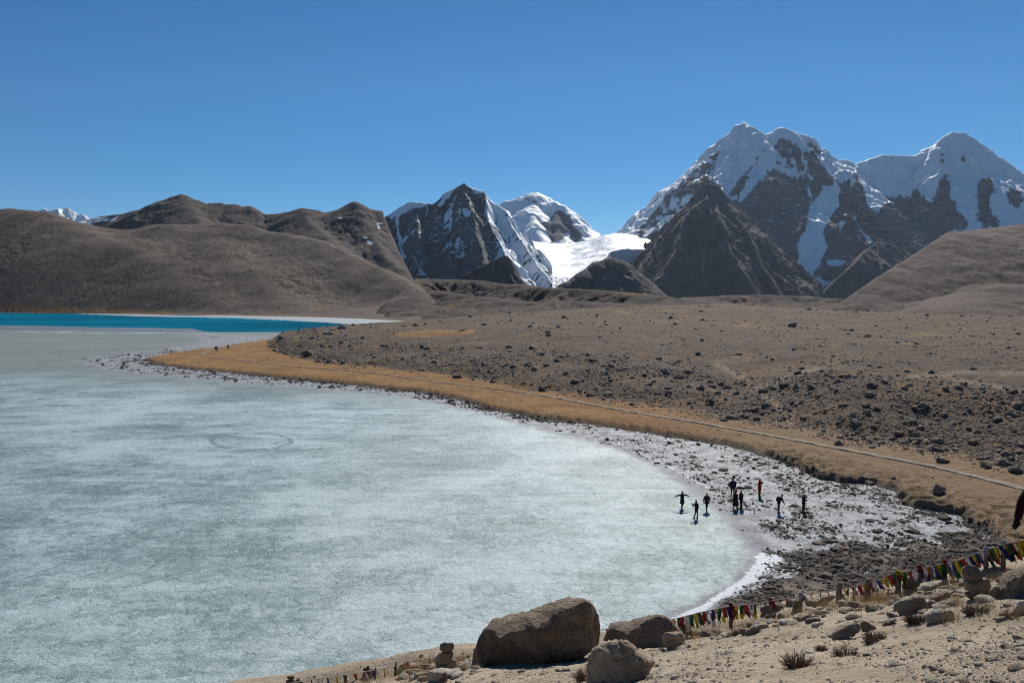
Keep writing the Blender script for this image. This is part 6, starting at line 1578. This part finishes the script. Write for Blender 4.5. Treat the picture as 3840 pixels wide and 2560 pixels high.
    return tag(root, label, 'person', group)
ST = (((-0.10, 0, 0.50), (-0.11, 0, 0.085)), ((0.10, 0.02, 0.50), (0.11, 0.03, 0.085)))
DN = (((-0.25, 0.02, 1.12), (-0.26, -0.05, 0.88)), ((0.25, 0.02, 1.12), (0.26, -0.05, 0.88)))
PG = 'people on the lake ice'
BK = math.pi
def on_ice(px, py): x, y = ground0(px, py); return float(x), float(y)
person('person in a dark knee length coat with both arms spread wide, leftmost on the ice', on_ice(2558, 1906), 1.56, 0.3, (((-0.42, 0, 1.33), (-0.68, 0, 1.18)), ((0.42, 0, 1.36), (0.68, 0, 1.22))), (((-0.02, 0, 0.50), (-0.06, 0, 0.085)), ((0.10, 0.02, 0.50), (0.02, 0.16, 0.14))), M_black, M_black, 0.52, 1.05, headgear='hood', group=PG)
pb = person('person in dark maroon jacket holding up a phone, nearest to the viewer on the ice', on_ice(2611, 1942), 1.58, -1.3, (((-0.30, -0.05, 1.18), (-0.44, -0.18, 1.38)), ((0.18, 0.05, 1.14), (0.14, -0.02, 0.90))), (((-0.09, 0, 0.50), (-0.20, 0.0, 0.085)), ((0.10, 0.0, 0.50), (0.11, 0.02, 0.085))), M_maroon, M_navy, 0.84, 0.9, headgear='hat', group=PG)
ph = MB().tube([(0, 0, -0.07), (0, 0, 0.07)], 0.042, 4, 0.25).build('phone', M_black)
ph.location = (pb.location.x - 0.475 * 0.93, pb.location.y - 0.24 * 0.93, 1.44 * 0.93); tag(ph, 'dark mobile phone held up by the person in the maroon jacket', 'phone')
person('person in dark hip length jacket walking on ice, right of the phone holder', on_ice(2650, 1915), 1.62, 0.1, (((-0.27, 0.02, 1.12), (-0.30, -0.05, 0.88)), ((0.27, 0.02, 1.12), (0.31, 0.06, 0.88))), (((-0.05, -0.06, 0.50), (-0.03, -0.14, 0.085)), ((0.06, 0.06, 0.50), (0.02, 0.20, 0.12))), M_black, M_black, 0.74, 1.12, group=PG)
p4 = person('tall person in navy jacket with a small red bag, behind the black coat', on_ice(2748, 1860), 1.76, BK, DN, (((-0.12, 0, 0.50), (-0.17, 0, 0.085)), ((0.10, 0.02, 0.50), (0.12, 0.03, 0.085))), M_navy, M_navy, 0.78, 1.05, group=PG)
bag = MB().tube([(0, 0, -0.13), (0, 0, -0.05), (0, 0, 0.05), (0, 0, 0.11)], [0.10, 0.13, 0.11, 0.05], 8, 0.5).tube([(-0.05, 0, 0.10), (0, 0, 0.22), (0.05, 0, 0.10)], 0.012, 5).build('bag', M_redc)
bag.location = (p4.location.x + 0.29, p4.location.y - 0.08, 0.62); tag(bag, 'small dark red bag hanging from the hand of the tall person in navy', 'bag')
person('person in a flared black ankle length coat standing beside a slim companion', on_ice(2758, 1908), 1.64, BK, (((-0.20, 0.10, 1.18), (-0.08, 0.24, 1.22)), ((0.20, 0.10, 1.18), (0.10, 0.24, 1.24))), (((-0.11, 0, 0.50), (-0.15, 0, 0.085)), ((0.11, 0.02, 0.50), (0.15, 0.03, 0.085))), M_black, M_greyt, 0.34, 1.42, headgear='long', group=PG)
person('slim person in dark clothes close at the right of the long black coat', on_ice(2779, 1906), 1.66, -1.2, (((-0.16, -0.08, 1.16), (-0.24, -0.14, 1.02)), ((0.16, 0.05, 1.14), (0.06, -0.12, 1.0))), (((-0.03, 0, 0.50), (-0.05, 0.02, 0.085)), ((0.05, 0.04, 0.50), (0.09, 0.10, 0.085))), M_black, M_black, 0.80, 0.88, group=PG)
person('person in a long red hooded coat raising both hands to the face', on_ice(2848, 1860), 1.70, 0.9, (((-0.20, -0.12, 1.22), (-0.02, -0.22, 1.46)), ((0.24, -0.10, 1.26), (0.14, -0.24, 1.50))), (((-0.06, 0, 0.50), (-0.06, 0, 0.085)), ((0.06, 0.03, 0.50), (0.05, 0.05, 0.085))), M_redc, M_brown, 0.60, 1.0, headgear='hood', group=PG)
p8 = person('person with a black backpack stooping and reaching one hand down to the right', on_ice(2920, 1922), 1.74, 1.2, (((-0.18, 0.05, 1.18), (-0.10, -0.02, 0.98)), ((0.34, -0.03, 1.08), (0.46, -0.05, 0.84))), (((-0.04, 0, 0.50), (-0.05, 0, 0.085)), ((0.05, 0.04, 0.50), (0.02, 0.06, 0.085))), M_black, M_greyt, 0.88, 0.9, lean=(0.20, 0), group=PG)
pk = MB().tube([(0, 0, -0.2), (0.0, 0, -0.1), (0.06, 0, 0.12), (0.09, 0, 0.2)], [0.11, 0.14, 0.13, 0.08], 9, 0.8).build('backpack', M_black)
pk.location = (p8.location.x - 0.13, p8.location.y + 0.02, 1.26); tag(pk, 'black backpack worn by the stooping person on the shore ice', 'backpack')
person('person in dark maroon standing alone with forearms forward, rightmost on the shore ice', on_ice(3013, 1920), 1.62, 1.3, (((0.02, -0.2, 1.12), (0.26, -0.12, 1.18)), ((0.12, 0.1, 1.14), (0.30, 0.02, 1.2))), (((-0.07, 0, 0.50), (-0.11, 0, 0.085)), ((0.06, 0.03, 0.50), (0.06, 0.05, 0.085))), M_maroon, M_black, 0.76, 0.95, headgear='long', group=PG)
def far_person(label, px, py, h, face, top, bottom):
    x, y = ground0(px, py, 0.5); z = float(shore_terrain(np.array([x]), np.array([y]))[0][0])
    return person(label, (float(x), float(y)), h, face, DN, (((-0.10, -0.1, 0.50), (-0.11, -0.15, 0.085)), ((0.10, 0.12, 0.50), (0.11, 0.2, 0.10))), top, bottom, 0.70, 1.05, base_z=z, group='walkers on the far golden grass')
far_person('left walker of the close pair on the far golden grass path', 808, 1318, 1.75, BK, M_black, M_black)
far_person('right walker of the close pair on the far golden grass, reddish jacket', 814, 1317.5, 1.68, BK, M_maroon, M_greyt)
far_person('lone walker ahead of the pair on the far golden grass', 855, 1311, 1.74, BK, M_black, M_navy)
def edge_person():
    D = 11.6
    px = 3950
    X = (px - 1920) / F * D
    z = float(near_z(np.array([X]), np.array([D]))[0])
    arms = (((-0.36, -0.02, 1.13), (-0.47, -0.10, 0.90)), ((0.25, 0.02, 1.12), (0.28, -0.05, 0.88)))
    person('person in dark maroon padded jacket, mostly cut off by the right edge', (X, D), 1.74, BK, arms, ST, M_maroon, M_brown, 0.78, 0.95, headgear='hat', glove=M_black, base_z=z, hi=True, puff=0.16)
edge_person()
